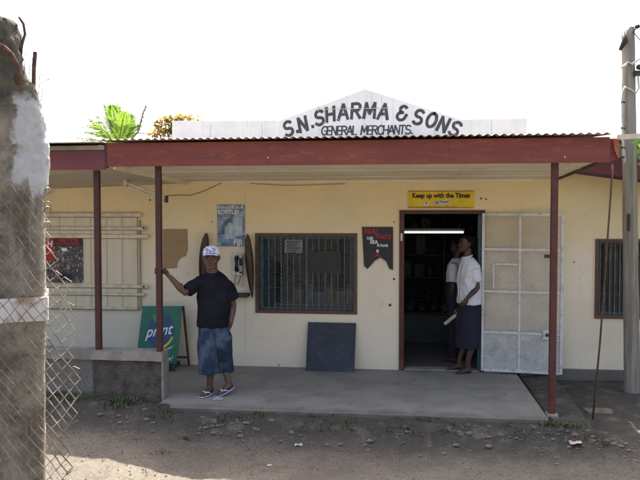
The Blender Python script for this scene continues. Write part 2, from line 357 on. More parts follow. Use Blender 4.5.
    def build(s, name, m, parent=None, loc=None, smooth=False, bevel=0, edit=None):
        off = world(parent) if parent else Vector(loc or (0, 0, 0))
        me = s.mesh(name, off)
        if edit: edit(me, off)
        return link(name, me, m, parent, loc, smooth, bevel)
def world(o):
    v = Vector()
    while o: v += o.location; o = o.parent
    return v
def link(name, me, m, parent=None, loc=None, smooth=False, bevel=0):
    o = bpy.data.objects.new(name, me); COL.objects.link(o)
    if parent: o.parent = parent
    else: o.location = Vector(loc or (0, 0, 0))
    me.materials.clear(); me.materials.append(MATS[m] if isinstance(m, str) else m)
    if smooth: me.polygons.foreach_set('use_smooth', [True] * len(me.polygons))
    if bevel:
        b_ = o.modifiers.new('bevel', 'BEVEL'); b_.width = bevel; b_.segments = 2; b_.limit_method = 'ANGLE'; b_.angle_limit = R(40)
    return o
def tag(o, label=None, cat=None, group=None, kind=None):
    for k, v in (('label', label), ('category', cat), ('group', group), ('kind', kind)):
        if v: o[k] = v
    return o
def thing(name, label, cat, loc, group=None):
    o = bpy.data.objects.new(name, None); COL.objects.link(o); o.location = loc; o.empty_display_size = .1
    return tag(o, label, cat, group)
def rough_up(amp, scale, amp2=0, scale2=1):
    def f(me, off):
        for v in me.vertices:
            p = v.co + off
            v.co += noise.noise_vector(p * scale) * amp + (noise.noise_vector(p * scale2) * amp2 if amp2 else Vector())
    return f
def textmb(items, y, extr=.002):
    """lettering in an X-Z plane facing -Y. items: (text, x, z, size, angle, align, bold, shear[, width])"""
    mb = MB(); dg = None
    for it in items:
        t, x, z, size, ang, al, bold, shear = it[:8]; wid = it[8] if len(it) > 8 else 1
        cu = bpy.data.curves.new('lettering', 'FONT'); cu.body = t; cu.size = size; cu.align_x = al; cu.align_y = 'CENTER'
        cu.offset = bold; cu.shear = shear; cu.extrude = extr; cu.resolution_u = 3
        ob = bpy.data.objects.new('lettering', cu); COL.objects.link(ob)
        bpy.context.view_layer.update()
        me = bpy.data.meshes.new_from_object(ob.evaluated_get(bpy.context.evaluated_depsgraph_get()))
        ca, sa = math.cos(ang), math.sin(ang)
        vs = [(x + wid * v.co.x * ca - v.co.y * sa, y - v.co.z, z + wid * v.co.x * sa + v.co.y * ca) for v in me.vertices]
        mb.add(vs, [tuple(p.vertices) for p in me.polygons])
        bpy.data.objects.remove(ob); bpy.data.curves.remove(cu); bpy.data.meshes.remove(me)
    return mb
def remesh(mb, name, voxel, smooth=4, edit=None):
    me = mb.mesh(name); o = bpy.data.objects.new(name, me); COL.objects.link(o)
    md = o.modifiers.new('r', 'REMESH'); md.mode = 'VOXEL'; md.voxel_size = voxel; md.adaptivity = 0
    if smooth:
        sm = o.modifiers.new('s', 'SMOOTH'); sm.factor = .5; sm.iterations = smooth
    bpy.context.view_layer.update()
    out = bpy.data.meshes.new_from_object(o.evaluated_get(bpy.context.evaluated_depsgraph_get())); out.name = name
    bpy.data.objects.remove(o); bpy.data.meshes.remove(me)
    return out
def diamond_mesh(mb, x0, x1, z0, z1, y, w, h, r, n=3, fy=None):
    """wires of an expanded or woven mesh: zigzags, each column w wide, each half step h/2 high"""
    nk = max(1, round((x1 - x0) / (w / 2))); nj = max(2, round((z1 - z0) / (h / 2)))
    sx, sz = (x1 - x0) / nk, (z1 - z0) / nj
    for k in range(nk):
        pts = [(x0 + sx * (k + ((j + k) % 2)), (fy(x0 + sx * k) if fy else y), z0 + sz * j) for j in range(nj + 1)]
        mb.tube(pts, r, n)

# ------------------------------------------------------------------ world and sun
to_sun = Vector((-.22, 1.0, 2.22)).normalized()
EL = math.asin(to_sun.z); AZ = math.atan2(to_sun.x, to_sun.y)
w = bpy.data.worlds.new('World'); sc.world = w; w.use_nodes = True
nt = w.node_tree; bg = nt.nodes['Background']
sky = node(nt, 'ShaderNodeTexSky'); sky.sky_type = 'NISHITA'; sky.sun_disc = False
sky.sun_elevation = EL; sky.sun_rotation = AZ; sky.dust_density = 7.0; sky.air_density = .8; sky.ozone_density = .6
nt.links.new(sky.outputs[0], bg.inputs[0]); bg.inputs[1].default_value = .14
sl = bpy.data.lights.new('sun', 'SUN'); sl.energy = 4.2; sl.angle = R(.53); sl.color = (1, .95, .86)
so = bpy.data.objects.new('sun', sl); COL.objects.link(so); so.rotation_euler = to_sun.to_track_quat('Z', 'Y').to_euler(); so.location = to_sun * 30
vs_ = sc.view_settings; sc.display_settings.display_device = 'sRGB'
vs_.view_transform = 'Standard'; vs_.look = 'None'; vs_.gamma = 1; vs_.exposure = 2.05; vs_.use_curve_mapping = False
sc.cycles.max_bounces = 8; sc.cycles.diffuse_bounces = 5; sc.cycles.transparent_max_bounces = 12
sc.cycles.use_denoising = True; sc.cycles.sample_clamp_indirect = 8

W, FR = 9.2, 7.3            # front wall plane, porch fascia plane

# ------------------------------------------------------------------ ground
def sst(a, b, x):
    t = max(0, min(1, (x - a) / (b - a))); return t * t * (3 - 2 * t)
def gz(x, y):
    z = -.235
    z += .185 * sst(6.66, 7.14, y) * (1 if x < 1.9 else .4)                       # bank under the porch edge
    z += .09 * sst(-2.2, -2.8, x) * sst(6.5, 7.3, y)
    z += .125 * sst(-1.75, -2.75, x) * sst(5.2, 5.7, y) * sst(7.2, 6.4, y)
    if x > 1.3: z += .10 * sst(1.3, 2.2, x) * sst(6.9, 8.9, y)
    if y < 5.5: z += .62 * sst(5.4, 1.6, y)
    if -3.0 < x < 1.5 and y > 7.2: z -= .12
    if y > 9.25: z = -.25
    if 5 < y < 9.25 and -5 < x < 4.2:
        p = Vector((x, y, 0))
        z += noise.noise(p * 1.7) * .016 + noise.noise(p * 6) * .013 + noise.noise(p * 15) * .008
        z += .03 * max(0, noise.noise(p * 7 + Vector((9, 3, 0)))) * sst(6.75, 7.05, y)
    return z
def axis(a, b, st, lo, hi):
    n = round((b - a) / st); return lo + [a + (b - a) * i / n for i in range(n + 1)] + hi
gx = axis(-4.6, 4.0, .03, [-400, -150, -60, -25, -12, -8, -6, -5.2], [4.6, 6, 9, 14, 30, 80, 200, 400])
gy = axis(5.3, 9.3, .03, [-400, -150, -60, -25, -10, -4, -1, 0, 1, 2, 2.6, 3.2, 3.8, 4.3, 4.7, 5.0], [9.8, 11, 14, 20, 40, 100, 250, 500])
g = MB(); nx = len(gx)
g.v = [Vector((x, y, gz(x, y))) for y in gy for x in gx]
g.f = [(j * nx + i, j * nx + i + 1, (j + 1) * nx + i + 1, (j + 1) * nx + i) for j in range(len(gy) - 1) for i in range(nx - 1)]
tag(g.build('dirt_road', 'dirt', smooth=True), kind='structure')

# porch slab with a chipped front edge
s = MB()
xs = [-2.61 + i * .05 for i in range(82)]; top, fr_, bot = [], [], []
xs = [x for x in xs if x < 1.44] + [1.46]
for x in xs:
    d = .018 * noise.noise(Vector((x * 3, 0, 0))) + .012 * noise.noise(Vector((x * 13, 4, 0)))
    c_ = .012 + .012 * max(0, noise.noise(Vector((x * 9, 8, 0))))
    top.append((x, 7.15 + c_ + d, 0)); fr_.append((x, 7.15 + d, -.014)); bot.append((x, 7.15 + d + .02, -.2))
n_ = len(xs); back = [(x, W - .002, 0) for x in xs]
s.add(back + top + fr_ + bot, [(r * n_ + i, r * n_ + i + 1, (r + 1) * n_ + i + 1, (r + 1) * n_ + i) for r in range(3) for i in range(n_ - 1)])
s.box(-7.3, -2.612, 7.59, W - .002, -.2, -.001)
s.add([back[-1], top[-1], fr_[-1], bot[-1], (1.46, W - .002, -.2)], [(0, 1, 2, 3, 4)])
tag(s.build('pavement', 'concrete'), kind='structure')

# ------------------------------------------------------------------ shop building
B = thing('shop_building', 'low cream shop with maroon porch roof and barred window', 'building', (0, W, 0))
def wall_openings(x0, x1, z0, z1, y0, y1, ops):
    mb = MB(); xs = sorted({x0, x1, *[o[0] for o in ops], *[o[1] for o in ops]}); zs = sorted({z0, z1, *[o[2] for o in ops], *[o[3] for o in ops]})
    for a, b in zip(xs, xs[1:]):
        for c_, d in zip(zs, zs[1:]):
            if any(o[0] <= a and b <= o[1] and o[2] <= c_ and d <= o[3] for o in ops): continue
            mb.add([(a, y0, c_), (b, y0, c_), (b, y0, d), (a, y0, d)], [(0, 1, 2, 3)])
            mb.add([(a, y1, c_), (b, y1, c_), (b, y1, d), (a, y1, d)], [(3, 2, 1, 0)])
    for a, b, c_, d in ops:
        mb.add([(a, y0, c_), (a, y1, c_), (a, y1, d), (a, y0, d)], [(0, 1, 2, 3)]); mb.add([(b, y0, c_), (b, y1, c_), (b, y1, d), (b, y0, d)], [(3, 2, 1, 0)])
        mb.add([(a, y0, c_), (b, y0, c_), (b, y1, c_), (a, y1, c_)], [(0, 1, 2, 3)]); mb.add([(a, y0, d), (b, y0, d), (b, y1, d), (a, y1, d)], [(3, 2, 1, 0)])
    return mb
W1 = (-1.955, -.59, .725, 1.795); DR = (-.035, 1.05, -.25, 2.095); W2 = (2.425, 3.06, .725, 1.735)
wl = wall_openings(-7.5, 4.6, -.25, 3.0, W, W + .15, [W1, DR, W2])
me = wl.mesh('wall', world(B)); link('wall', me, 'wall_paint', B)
bmw = MB(); bmw.box(-7.5, -7.35, W + .15, 14, -.25, 3.0); bmw.box(4.45, 4.6, W + .15, 14, -.25, 3.0); bmw.box(-7.5, 4.6, 14, 14.15, -.25, 3.0)
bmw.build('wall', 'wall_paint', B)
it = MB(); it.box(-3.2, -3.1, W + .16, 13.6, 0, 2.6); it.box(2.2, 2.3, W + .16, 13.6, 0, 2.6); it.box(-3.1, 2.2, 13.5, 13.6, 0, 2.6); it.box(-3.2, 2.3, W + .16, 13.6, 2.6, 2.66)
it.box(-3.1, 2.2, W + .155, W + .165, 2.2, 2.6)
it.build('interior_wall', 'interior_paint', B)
fl = MB(); fl.box(-7.3, 4.4, W + .0, 14, -.2, -.004); fl.build('floor', 'concrete', B)
pl = MB(); pl.box(1.5, 4.6, W - .035, W - .002, -.2, .075); pl.build('plinth', 'concrete', B, bevel=.008)
# roofs
def corrugated(x0, x1, y0, z0, y1, z1, wl_=.082, amp=.0095, th=.002):
    mb = MB(); n = round((x1 - x0) / wl_ * 8); 
    for top in (1, 0):
        k = len(mb.v)
        for i in range(n + 1):
            x = x0 + (x1 - x0) * i / n; a = amp * math.cos(2 * math.pi * (x - x0) / wl_) + (th if top else -th)
            jag = .012 * noise.noise(Vector((x * 4, 1, 0)))
            mb.v += [Vector((x, y0 + jag, z0 + a)), Vector((x, y1, z1 + a))]
        mb.f += [(k + 2 * i, k + 2 * i + 2, k + 2 * i + 3, k + 2 * i + 1) for i in range(n)]
    m_ = 2 * (n + 1); mb.f += [(2 * i, m_ + 2 * i, m_ + 2 * i + 2, 2 * i + 2) for i in range(n)]
    return mb
r_ = corrugated(-3.26, 2.06, 7.19, 2.842, 9.36, 2.99)
link('roof', r_.mesh('roof', world(B)), 'roof_sheet', B, smooth=True)
r2 = MB(); r2.prism([(0, 0), (1, 0), (1, 1), (0, 1)], 0, 1); r2.v = []; r2.f = []
r2.add([(-7.6, 7.17, 2.800), (-3.27, 7.17, 2.812), (-3.27, 9.3, 2.96), (-7.6, 9.3, 2.95)] + [(-7.6, 7.17, 2.808), (-3.27, 7.17, 2.820), (-3.27, 9.3, 2.968), (-7.6, 9.3, 2.958)],
       [(3, 2, 1, 0), (4, 5, 6, 7), (0, 1, 5, 4), (1, 2, 6, 5), (2, 3, 7, 6), (3, 0, 4, 7)])
r2.box(-7.6, 4.7, 9.5, 14.2, 2.96, 3.0)
r2.box(2.07, 4.7, 8.75, 9.46, 2.93, 2.95)
r2.build('roof', 'roof_sheet', B)
# fascia boards
f1 = MB(); f1.box(-3.19, 2.05, FR, FR + .03, 2.565, 2.818)
fo = f1.build('fascia', 'maroon', B, bevel=.004)
for x in (-1.42, .47): MB().box(x - .0025, x + .0025, FR - .001, FR + .001, 2.567, 2.816).build('board_joint', 'timber_dark', fo)
for x in (-3.1, -2.4, -1.46, -1.38, -.55, .43, .51, 1.3, 1.95):
    for z in (2.60, 2.78): MB().tube([(x, FR + .002, z), (x, FR - .003, z)], .006, 7).build('nail_head', 'rust', fo)
for px, py in ((268, 157.5), (565, 157)): q = P(px, py, FR); MB().tube([(q.x, FR + .002, q.z), (q.x, FR - .003, q.z)], .008, 7).build('pale_plug', 'white_plastic', fo)
MB().box(-3.19, 2.04, FR + .03, FR + .1, 2.58, 2.80).build('roof_beam', 'maroon', B)
f2 = MB(); f2.box(-7.5, -3.215, FR + .01, FR + .04, 2.535, 2.742); f2.build('fascia', 'purple_maroon', B, bevel=.004)
f3 = MB(); f3.box(-7.5, -3.215, FR - .01, FR + .05, 2.745, 2.795); f3.build('gutter', 'concrete_cap', B, bevel=.006)
f4 = MB(); f4.box(-3.213, -3.192, FR + .0, FR + .05, 2.55, 2.81); f4.build('joint_cover', 'dark_metal', B)
f5 = MB(); f5.prism([(2.053, 2.565), (2.135, 2.60), (2.135, 2.80), (2.053, 2.80)], FR + .06, FR + .10); f5.build('end_block', 'maroon', B)
f6 = MB(); f6.prism([(2.10, 2.70), (2.14, 2.60), (2.145, 2.795), (2.10, 2.80)], FR + .02, FR + .055); f6.build('sunlit_end_strip', 'sunlit_orange', B)  # sunlit fascia end: the sunlight is put into the strip's orange
# right hand eave board along the wall
e_ = MB(); e_.prism([(1.93, 2.585), (4.6, 2.20), (4.6, 2.74), (1.93, 2.74)], W - .30, W - .27)
e_.build('eave_board', 'purple_maroon', B)
MB().prism([(1.93, 2.565), (4.6, 2.18), (4.6, 2.21), (1.93, 2.595)], W - .32, W - .302).build('eave_strip', 'post_maroon', B)
MB().box(2.02, 4.6, W - .27, W, 2.742, 2.76).build('eave_soffit', 'ceiling_old', B)
# porch ceiling: newer sheets on the right, an older lower bay on the left
cl = MB(); cl.add([(-3.12, FR + .101, 2.592), (2.02, FR + .101, 2.592), (1.93, W - .001, 2.49), (-2.90, W - .001, 2.495), (-3.12, FR + .101, 2.61), (2.02, FR + .101, 2.61), (1.93, W - .001, 2.52), (-2.90, W - .001, 2.52)],
                 [(0, 3, 2, 1), (4, 5, 6, 7), (0, 1, 5, 4), (1, 2, 6, 5), (2, 3, 7, 6), (3, 0, 4, 7)])
cl.build('ceiling', 'ceiling_sheet', B)
c2 = MB(); c2.add([(-7.4, FR + .05, 2.54), (-3.14, FR + .05, 2.56), (-2.92, W - .001, 2.462), (-7.4, W - .001, 2.30), (-7.4, FR + .05, 2.56), (-3.14, FR + .05, 2.58), (-2.92, W - .001, 2.482), (-7.4, W - .001, 2.32)],
                 [(0, 3, 2, 1), (4, 5, 6, 7), (0, 1, 5, 4), (1, 2, 6, 5), (2, 3, 7, 6), (3, 0, 4, 7)])
c2.build('ceiling', 'ceiling_old', B)
MB().bar((-3.13, FR + .06, 2.573), (-2.91, W - .01, 2.475), .03, .07, (0, 0, 1)).build('ceiling_batten', 'ceiling_sheet', B)
def cz(y): return 2.592 + (2.4925 - 2.592) * (y - FR - .1) / (W - FR - .1)
for (a, b) in (((-3.0, 8.05), (1.95, 8.05)), ((-2.95, 8.72), (1.93, 8.72))):
    MB().bar((a[0], a[1], cz(a[1]) - .005), (b[0], b[1], cz(b[1]) - .005), .03, .006, (0, 0, 1)).build('ceiling_batten', 'ceiling_sheet', B)
for x in (-1.75, -.5, .7, 1.75):
    MB().bar((x, FR + .12, cz(FR + .12) - .003), (x - .03, W - .03, cz(W - .03) - .003), .035, .006, (0, 0, 1)).build('ceiling_batten', 'ceiling_sheet', B)
MB().bar((1.99, FR + .12, cz(FR + .12) + .005), (1.92, W - .02, cz(W) + .005), .03, .06, (0, 0, 1)).build('ceiling_batten', 'timber_dark', B)
MB().box(-2.88, 1.9, W - .02, W - .002, 2.468, 2.492).build('cornice_strip', 'ceiling_sheet', B)
# posts
p = P(99, 352, 7.47); MB().box(p.x - .032, p.x + .032, 7.44, 7.50, .53, 2.535).build('post', 'post_maroon', B, bevel=.008)
p = P(159.5, 300, 7.45); MB().box(p.x - .032, p.x + .032, 7.42, 7.48, .53, 2.585).build('post', 'post_maroon', B, bevel=.008)
POST = Vector((p.x, 7.45, 0))
p = P(553.5, 300, 7.42); MB().box(p.x - .034, p.x + .034, 7.405, 7.47, -.2, 2.585).build('post', 'post_right', B, bevel=.008)
MB().box(p.x - .06, p.x + .06, 7.38, 7.50, -.2, -.02).build('post_base', 'concrete_cap', B, bevel=.01)
# cover strip on the wall, bare plaster patch, fixings
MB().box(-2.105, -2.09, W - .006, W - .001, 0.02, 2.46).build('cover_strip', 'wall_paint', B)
pp = [P(x, y, W) for x, y in ((163, 229), (187.5, 229), (188, 250), (186, 256), (181, 258), (178, 262), (177, 268), (163, 269))]
MB().prism([(q.x, q.z) for q in pp], W - .004, W + .0).build('bare_patch', 'bare_plaster', B)
for px, py, r in ((394, 279, .016), (390, 305, .02), (394, 222, .01), (481, 198.5, .013), (486, 199, .012), (279, 365, .01), (212, 222, .008), (150, 200, .012), (574, 262, .01), (182, 284, .012)):
    q = P(px, py, W); MB().tube([(q.x, W + .004, q.z), (q.x, W - .004, q.z)], r, 9).build('screw_plug', 'timber_dark', B)
# left serving hatch: closed boards with locking bars
sh = MB().box(-5.6, -3.592, W - .030, W - .003, .74, 2.00).build('hatch_shutter', 'shutter_paint', B, bevel=.004)
gr = MB()
for x in (-3.80, -4.02, -4.25, -4.47, -4.7, -4.92): gr.box(x - .003, x + .003, W - .033, W - .0302, .74, 2.00)
gr.build('board_gap', 'shutter_gap', sh)
for (y0, x1, hh, m_) in ((215, 141, .05, 'shutter_bar'), (228.5, 146, .042, 'shutter_bar'), (236.5, 148, .05, 'shutter_bar'), (286.5, 148, .045, 'shutter_bar'), (294.5, 145, .035, 'shutter_bar'), (308.5, 138, .035, 'shutter_bar')):
    q = P(x1, y0, W - .05)
    MB().box(-5.6, q.x, W - .068, W - .034, q.z - hh / 2, q.z + hh / 2).build('locking_bar', m_, sh, bevel=.005)
    MB().box(-5.6, q.x - .02, W - .0338, W - .0312, q.z - hh / 2 - .012, q.z - hh / 2 - .004).build('gap_line', 'shutter_gap', sh)
for px in (139.5,):
    q0, q1 = P(px, 220, W - .03), P(px, 310, W - .03)
    MB().box(q0.x - .006, q0.x + .004, W - .035, W - .001, q1.z, q0.z).build('hinge_edge', 'shutter_gap', sh)
for (px, py) in ((144, 228), (144, 286.5)):
    q = P(px, py, W - .06); MB().tube([(q.x, W - .085, q.z), (q.x, W - .02, q.z)], .013, 8).build('bolt', 'dark_metal', sh)
# windows
def window(x0, x1, z0, z1, nb, mull):
    fw = .045
    f_ = MB(); f_.box(x0, x0 + fw, W - .02, W + .06, z0, z1); f_.box(x1 - fw, x1, W - .02, W + .06, z0, z1)
    f_.box(x0 + fw, x1 - fw, W - .018, W + .06, z0, z0 + fw); f_.box(x0 + fw, x1 - fw, W - .018, W + .06, z1 - fw, z1)
    wn = f_.build('window', 'window_wood', B, bevel=.004)
    a0, a1, b0, b1 = x0 + fw, x1 - fw, z0 + fw, z1 - fw
    ca = MB(); 
    for x in (a0, a1 - .03): ca.box(x, x + .03, W + .062, W + .10, b0, b1)
    for z in (b0, b1 - .03): ca.box(a0 + .03, a1 - .03, W + .064, W + .10, z, z + .03)
    for mx_ in mull: ca.box(mx_ - .018, mx_ + .018, W + .062, W + .10, b0 + .03, b1 - .03)
    ca.build('casement', 'teal_metal', wn)
    MB().box(a0 + .02, a1 - .02, W + .076, W + .080, b0 + .02, b1 - .02).build('pane', 'glass', wn)
    ba = MB()
    for i in range(nb):
        x = a0 + (a1 - a0) * (i + .5) / nb; ba.tube([(x, W + .045, b0), (x, W + .045, b1)], .006, 6)
    ba.build('security_bars', 'bar_metal', wn)
    for t in (.3, .7): MB().box(a0, a1, W + .053, W + .058, b0 + (b1 - b0) * t - .007, b0 + (b1 - b0) * t + .007).build('cross_bar', 'dark_metal', wn)
    gm = MB(); diamond_mesh(gm, a0, a1, b0, b1, W + .012, .034, .05, .0019); gm.build('wire_mesh', 'mesh_grey', wn)
    return wn
wn1 = window(*W1, 15, (-1.27,))
wn2 = window(*W2, 9, ())
# blue inner shutter leaf standing open behind the left of the window
MB().box(-1.90, -1.73, W + .115, W + .14, .78, 1.75).build('inner_shutter', 'teal_metal', wn1, bevel=.004)
# door frame
d_ = MB(); d_.box(-.04, .025, W - .025, W + .15, -.004, 2.10); d_.box(.025, 1.055, W - .023, W + .15, 2.05, 2.10); d_.box(1.02, 1.055, W - .025, W + .15, -.004, 2.05)
dfr = d_.build('door_frame', 'post_right', B, bevel=.005)
MB().box(.975, 1.018, W + .03, W + .14, 0, 2.045).build('door_jamb', 'teal_metal', dfr, bevel=.004)
MB().box(-.025, .0, W - .04, W - .026, 1.70, 1.80).build('paper_tag', 'white_plastic', dfr)
MB().box(.03, 1.0, W + .0, W + .17, -.003, .018).build('threshold', 'concrete_cap', dfr, bevel=.004)
# white steel mesh gate folded back against the wall
GX0, GX1, GY0, GY1 = 1.03, 2.005, W - .045, W - .16
def gy_(x): return GY0 + (GY1 - GY0) * (x - GX0) / (GX1 - GX0)
def gbar(mb, xa, za, xb, zb, w_=.035, d_=.03): mb.bar((xa, gy_(xa), za), (xb, gy_(xb), zb), w_, d_, (0, 1, 0))
gf = MB()
gbar(gf, GX0, .03, GX0, 2.06); gbar(gf, GX1 - .018, .03, GX1 - .018, 2.055)
gbar(gf, GX0 + .018, 2.045, GX1 - .036, 2.04); gbar(gf, GX0 + .018, .045, GX1 - .036, .04)
gate = gf.build('security_gate', 'gate_white', B, bevel=.003)
xm = P(520, 250, W - .1).x
gi = MB(); gbar(gi, xm, .06, xm, 2.03, .026, .012)
for z in (1.60, 1.06, .535): gbar(gi, GX0 + .02, z, GX1 - .04, z - .004, .028, .014)
gi.build('gate_rail', 'gate_white', gate)
hx0, hx1 = P(494, 270, W - .1).x, xm - .02
hh_ = MB(); gbar(hh_, hx0, 1.09, hx0, 1.42, .02, .02); gbar(hh_, hx0 + .01, 1.41, hx1, 1.41, .022, .02); hh_.tube([(hx0 + .1, gy_(hx0) - .02, 1.39), (hx0 + .1, gy_(hx0) - .02, 1.36), (hx0 + .14, gy_(hx0) - .02, 1.36)], .007, 6)
hh_.build('gate_hatch', 'gate_white', gate)
em = MB(); diamond_mesh(em, GX0 + .01, GX1 - .03, .06, 2.03, 0, .058, .036, .0056, 4, gy_); em.build('mesh_panel', 'gate_wire', gate)
kp = MB(); kp.add([(GX0 + .02, gy_(GX0) + .012, .06), (GX1 - .036, gy_(GX1) + .012, .06), (GX1 - .036, gy_(GX1) + .012, .52), (GX0 + .02, gy_(GX0) + .012, .52),
                   (GX0 + .02, gy_(GX0) + .016, .06), (GX1 - .036, gy_(GX1) + .016, .06), (GX1 - .036, gy_(GX1) + .016, .52), (GX0 + .02, gy_(GX0) + .016, .52)],
                  [(0, 1, 2, 3), (7, 6, 5, 4), (0, 4, 5, 1), (1, 5, 6, 2), (2, 6, 7, 3), (3, 7, 4, 0)]); kp.build('kick_panel', 'gate_white', gate)
q = P(547, 335, W - .16)
MB().box(q.x - .05, q.x + .05, gy_(q.x) - .028, gy_(q.x) - .02, q.z - .06, q.z + .06).build('lock_plate', 'gate_white', gate, bevel=.003)
MB().tube([(q.x, gy_(q.x) - .045, q.z), (q.x, gy_(q.x) - .02, q.z)], .02, 10).build('lock_knob', 'dark_metal', gate)
q = P(548, 257, W - .16); MB().box(q.x - .045, q.x + .02, gy_(q.x) - .04, gy_(q.x) - .018, q.z - .012, q.z + .03).build('slide_bolt', 'dark_metal', gate)

# ------------------------------------------------------------------ parapet sign
PY = 9.40
S = thing('parapet_sign', 'long white painted gable parapet sign above the porch roof', 'sign', (-.6, PY, 2.95))
prof = [(-3.16, 2.93), (1.605, 2.93), (1.605, 3.29), (.76, 3.29), (-.5, 3.712), (-1.66, 3.315), (-3.16, 3.335)]
MB().prism(prof, PY, PY + .03).build('board', 'sign_white', S)
for x in (-2.62, -1.9, -1.05, -.28, .42, 1.15):
    zt = 3.3 if not -1.66 < x < .76 else 3.712 - abs(x + .5) * .34
    MB().box(x - .002, x + .002, PY - .0022, PY - .0005, 2.93, zt - .02).build('panel_joint', 'joint_grey', S)
q0, q1 = P(318, 108, PY), P(402, 106, PY)
MB().box(q0.x, q0.x + .95, PY - .010, PY - .004, 3.452, 3.459).build('wooden_strip', 'shutter_bar', S)
MB().box(q0.x, q0.x + .012, PY - .0105, PY - .0042, 3.43, 3.50).build('wooden_strip', 'shutter_bar', S)
caps = [('S', 288, 128.6, .36), ('.', 297.5, 131.5, .3), ('N', 302.8, 124.3, .30), ('.', 312.8, 126.5, .2), ('S', 319, 117.8, .22), ('H', 330.4, 114.3, .16),
        ('A', 343.2, 112, .10), ('R', 356, 110.8, .05), ('M', 369.8, 110.6, -.01), ('A', 383.8, 111.6, -.06), ('&', 402, 113, -.10),
        ('S', 418.2, 117, -.18), ('O', 431.6, 120.2, -.24), ('N', 443.4, 124.6, -.32), ('S', 455, 128.6, -.40)]
def arcp(cx, cy, rx, ry, a0, a1, n=12): return [(cx + rx * math.cos(R(a0 + (a1 - a0) * i / n)), cy + ry * math.sin(R(a0 + (a1 - a0) * i / n))) for i in range(n + 1)]
STROKES = {'S': [arcp(.36, .74, .28, .24, 25, 270, 14)[:-1] + arcp(.34, .25, .30, .25, 88, -155, 14)], 'N': [[(.04, 0), (.04, 1)], [(.04, 1), (.60, 0)], [(.60, 0), (.60, 1)]],
           'H': [[(.04, 0), (.04, 1)], [(.60, 0), (.60, 1)], [(.04, .5), (.60, .5)]], 'A': [[(0, 0), (.34, 1)], [(.34, 1), (.68, 0)], [(.13, .34), (.55, .34)]],
           'R': [[(.04, 0), (.04, 1)], [(.04, .97)] + arcp(.34, .74, .26, .23, 90, -90, 10) + [(.04, .51)], [(.30, .51), (.64, 0)]],
           'M': [[(.02, 0), (.08, 1)], [(.08, 1), (.38, .28)], [(.38, .28), (.68, 1)], [(.68, 1), (.76, 0)]],
           'O': [arcp(.36, .5, .32, .49, 90, 450, 22)], '.': [[(.0, .5), (.09, .5)]], 'G': [arcp(.36, .5, .33, .49, 45, 325, 18) + [(.66, .46), (.42, .46)]], 'C': [arcp(.36, .5, .33, .49, 45, 315, 18)],
           'E': [[(.52, .98), (.05, .98), (.05, .02), (.54, .02)], [(.05, .5), (.45, .5)]], 'L': [[(.05, 1), (.05, .02), (.52, .02)]], 'T': [[(0, .98), (.62, .98)], [(.31, .98), (.31, 0)]],
           '&': [arcp(.38, .76, .24, .22, 30, 255, 12) + arcp(.32, .27, .30, .27, 100, 330, 14) + [(.68, .40)], [(.40, .54), (.30, .52)]]}
lay = 0
def brush(mb, ch, cx, cz, hgt, ang, th, shear=.13):
    global lay
    ca, sa = math.cos(ang), math.sin(ang); wch = {'M': .76, '.': .09, 'A': .68, 'O': .7, 'E': .55, 'L': .54}.get(ch, .64)
    for st in STROKES[ch]:
        lay += 1
        loc_ = [((u - wch / 2 + (v - .5) * shear) * hgt * .95, (v - .5) * hgt) for u, v in st]
        w2 = [Vector((cx + a_ * ca - b_ * sa, 0, cz + a_ * sa + b_ * ca)) for a_, b_ in loc_]
        n_ = len(w2); y_ = PY - .0028 - .00012 * (lay % 7); L1, L2 = [], []
        for i, p_ in enumerate(w2):
            d_ = (w2[min(i + 1, n_ - 1)] - w2[max(i - 1, 0)]).normalized(); nn_ = Vector((-d_.z, 0, d_.x))
            ex_ = d_ * (th * .55 if i == n_ - 1 else -th * .55 if i == 0 else 0)
            k_ = th * (1 + .12 * noise.noise(p_ * 30)) * (1.25 if 0 < i < n_ - 1 and n_ < 6 else 1)
            L1.append(p_ + ex_ + nn_ * k_ + Vector((0, y_, 0))); L2.append(p_ + ex_ - nn_ * k_ + Vector((0, y_, 0)))
        mb.add(L1 + L2, [(i, i + 1, n_ + i + 1, n_ + i) for i in range(n_ - 1)])
lt_ = MB()
for ch, px, py, ang in caps:
    q = P(px, py, PY); brush(lt_, ch, q.x, q.z, .188 if ch not in 'MRA' else .2, ang, .0205 if ch != '.' else .022)
lt_.build('lettering', 'sign_ink', S)
lt_ = MB(); n_w = 'GENERAL MERCHANTS.'; adv = {'M': .86, '.': .3, ' ': .55, 'A': .74, 'E': .62, 'L': .6, 'T': .7}
tot = sum(adv.get(c_, .74) for c_ in n_w); xa_, xb_ = P(321.5, 130, PY).x, P(413, 130, PY).x; u_ = (xb_ - xa_) / tot; x = xa_; zc_ = P(367, 130.2, PY).z
for c_ in n_w:
    w_ = adv.get(c_, .74) * u_
    if c_ != ' ': brush(lt_, c_, x + w_ / 2, zc_ if c_ != '.' else zc_ - .05, .116, 0, .0105, .1)
    x += w_
lt_.build('lettering', 'sign_ink', S)

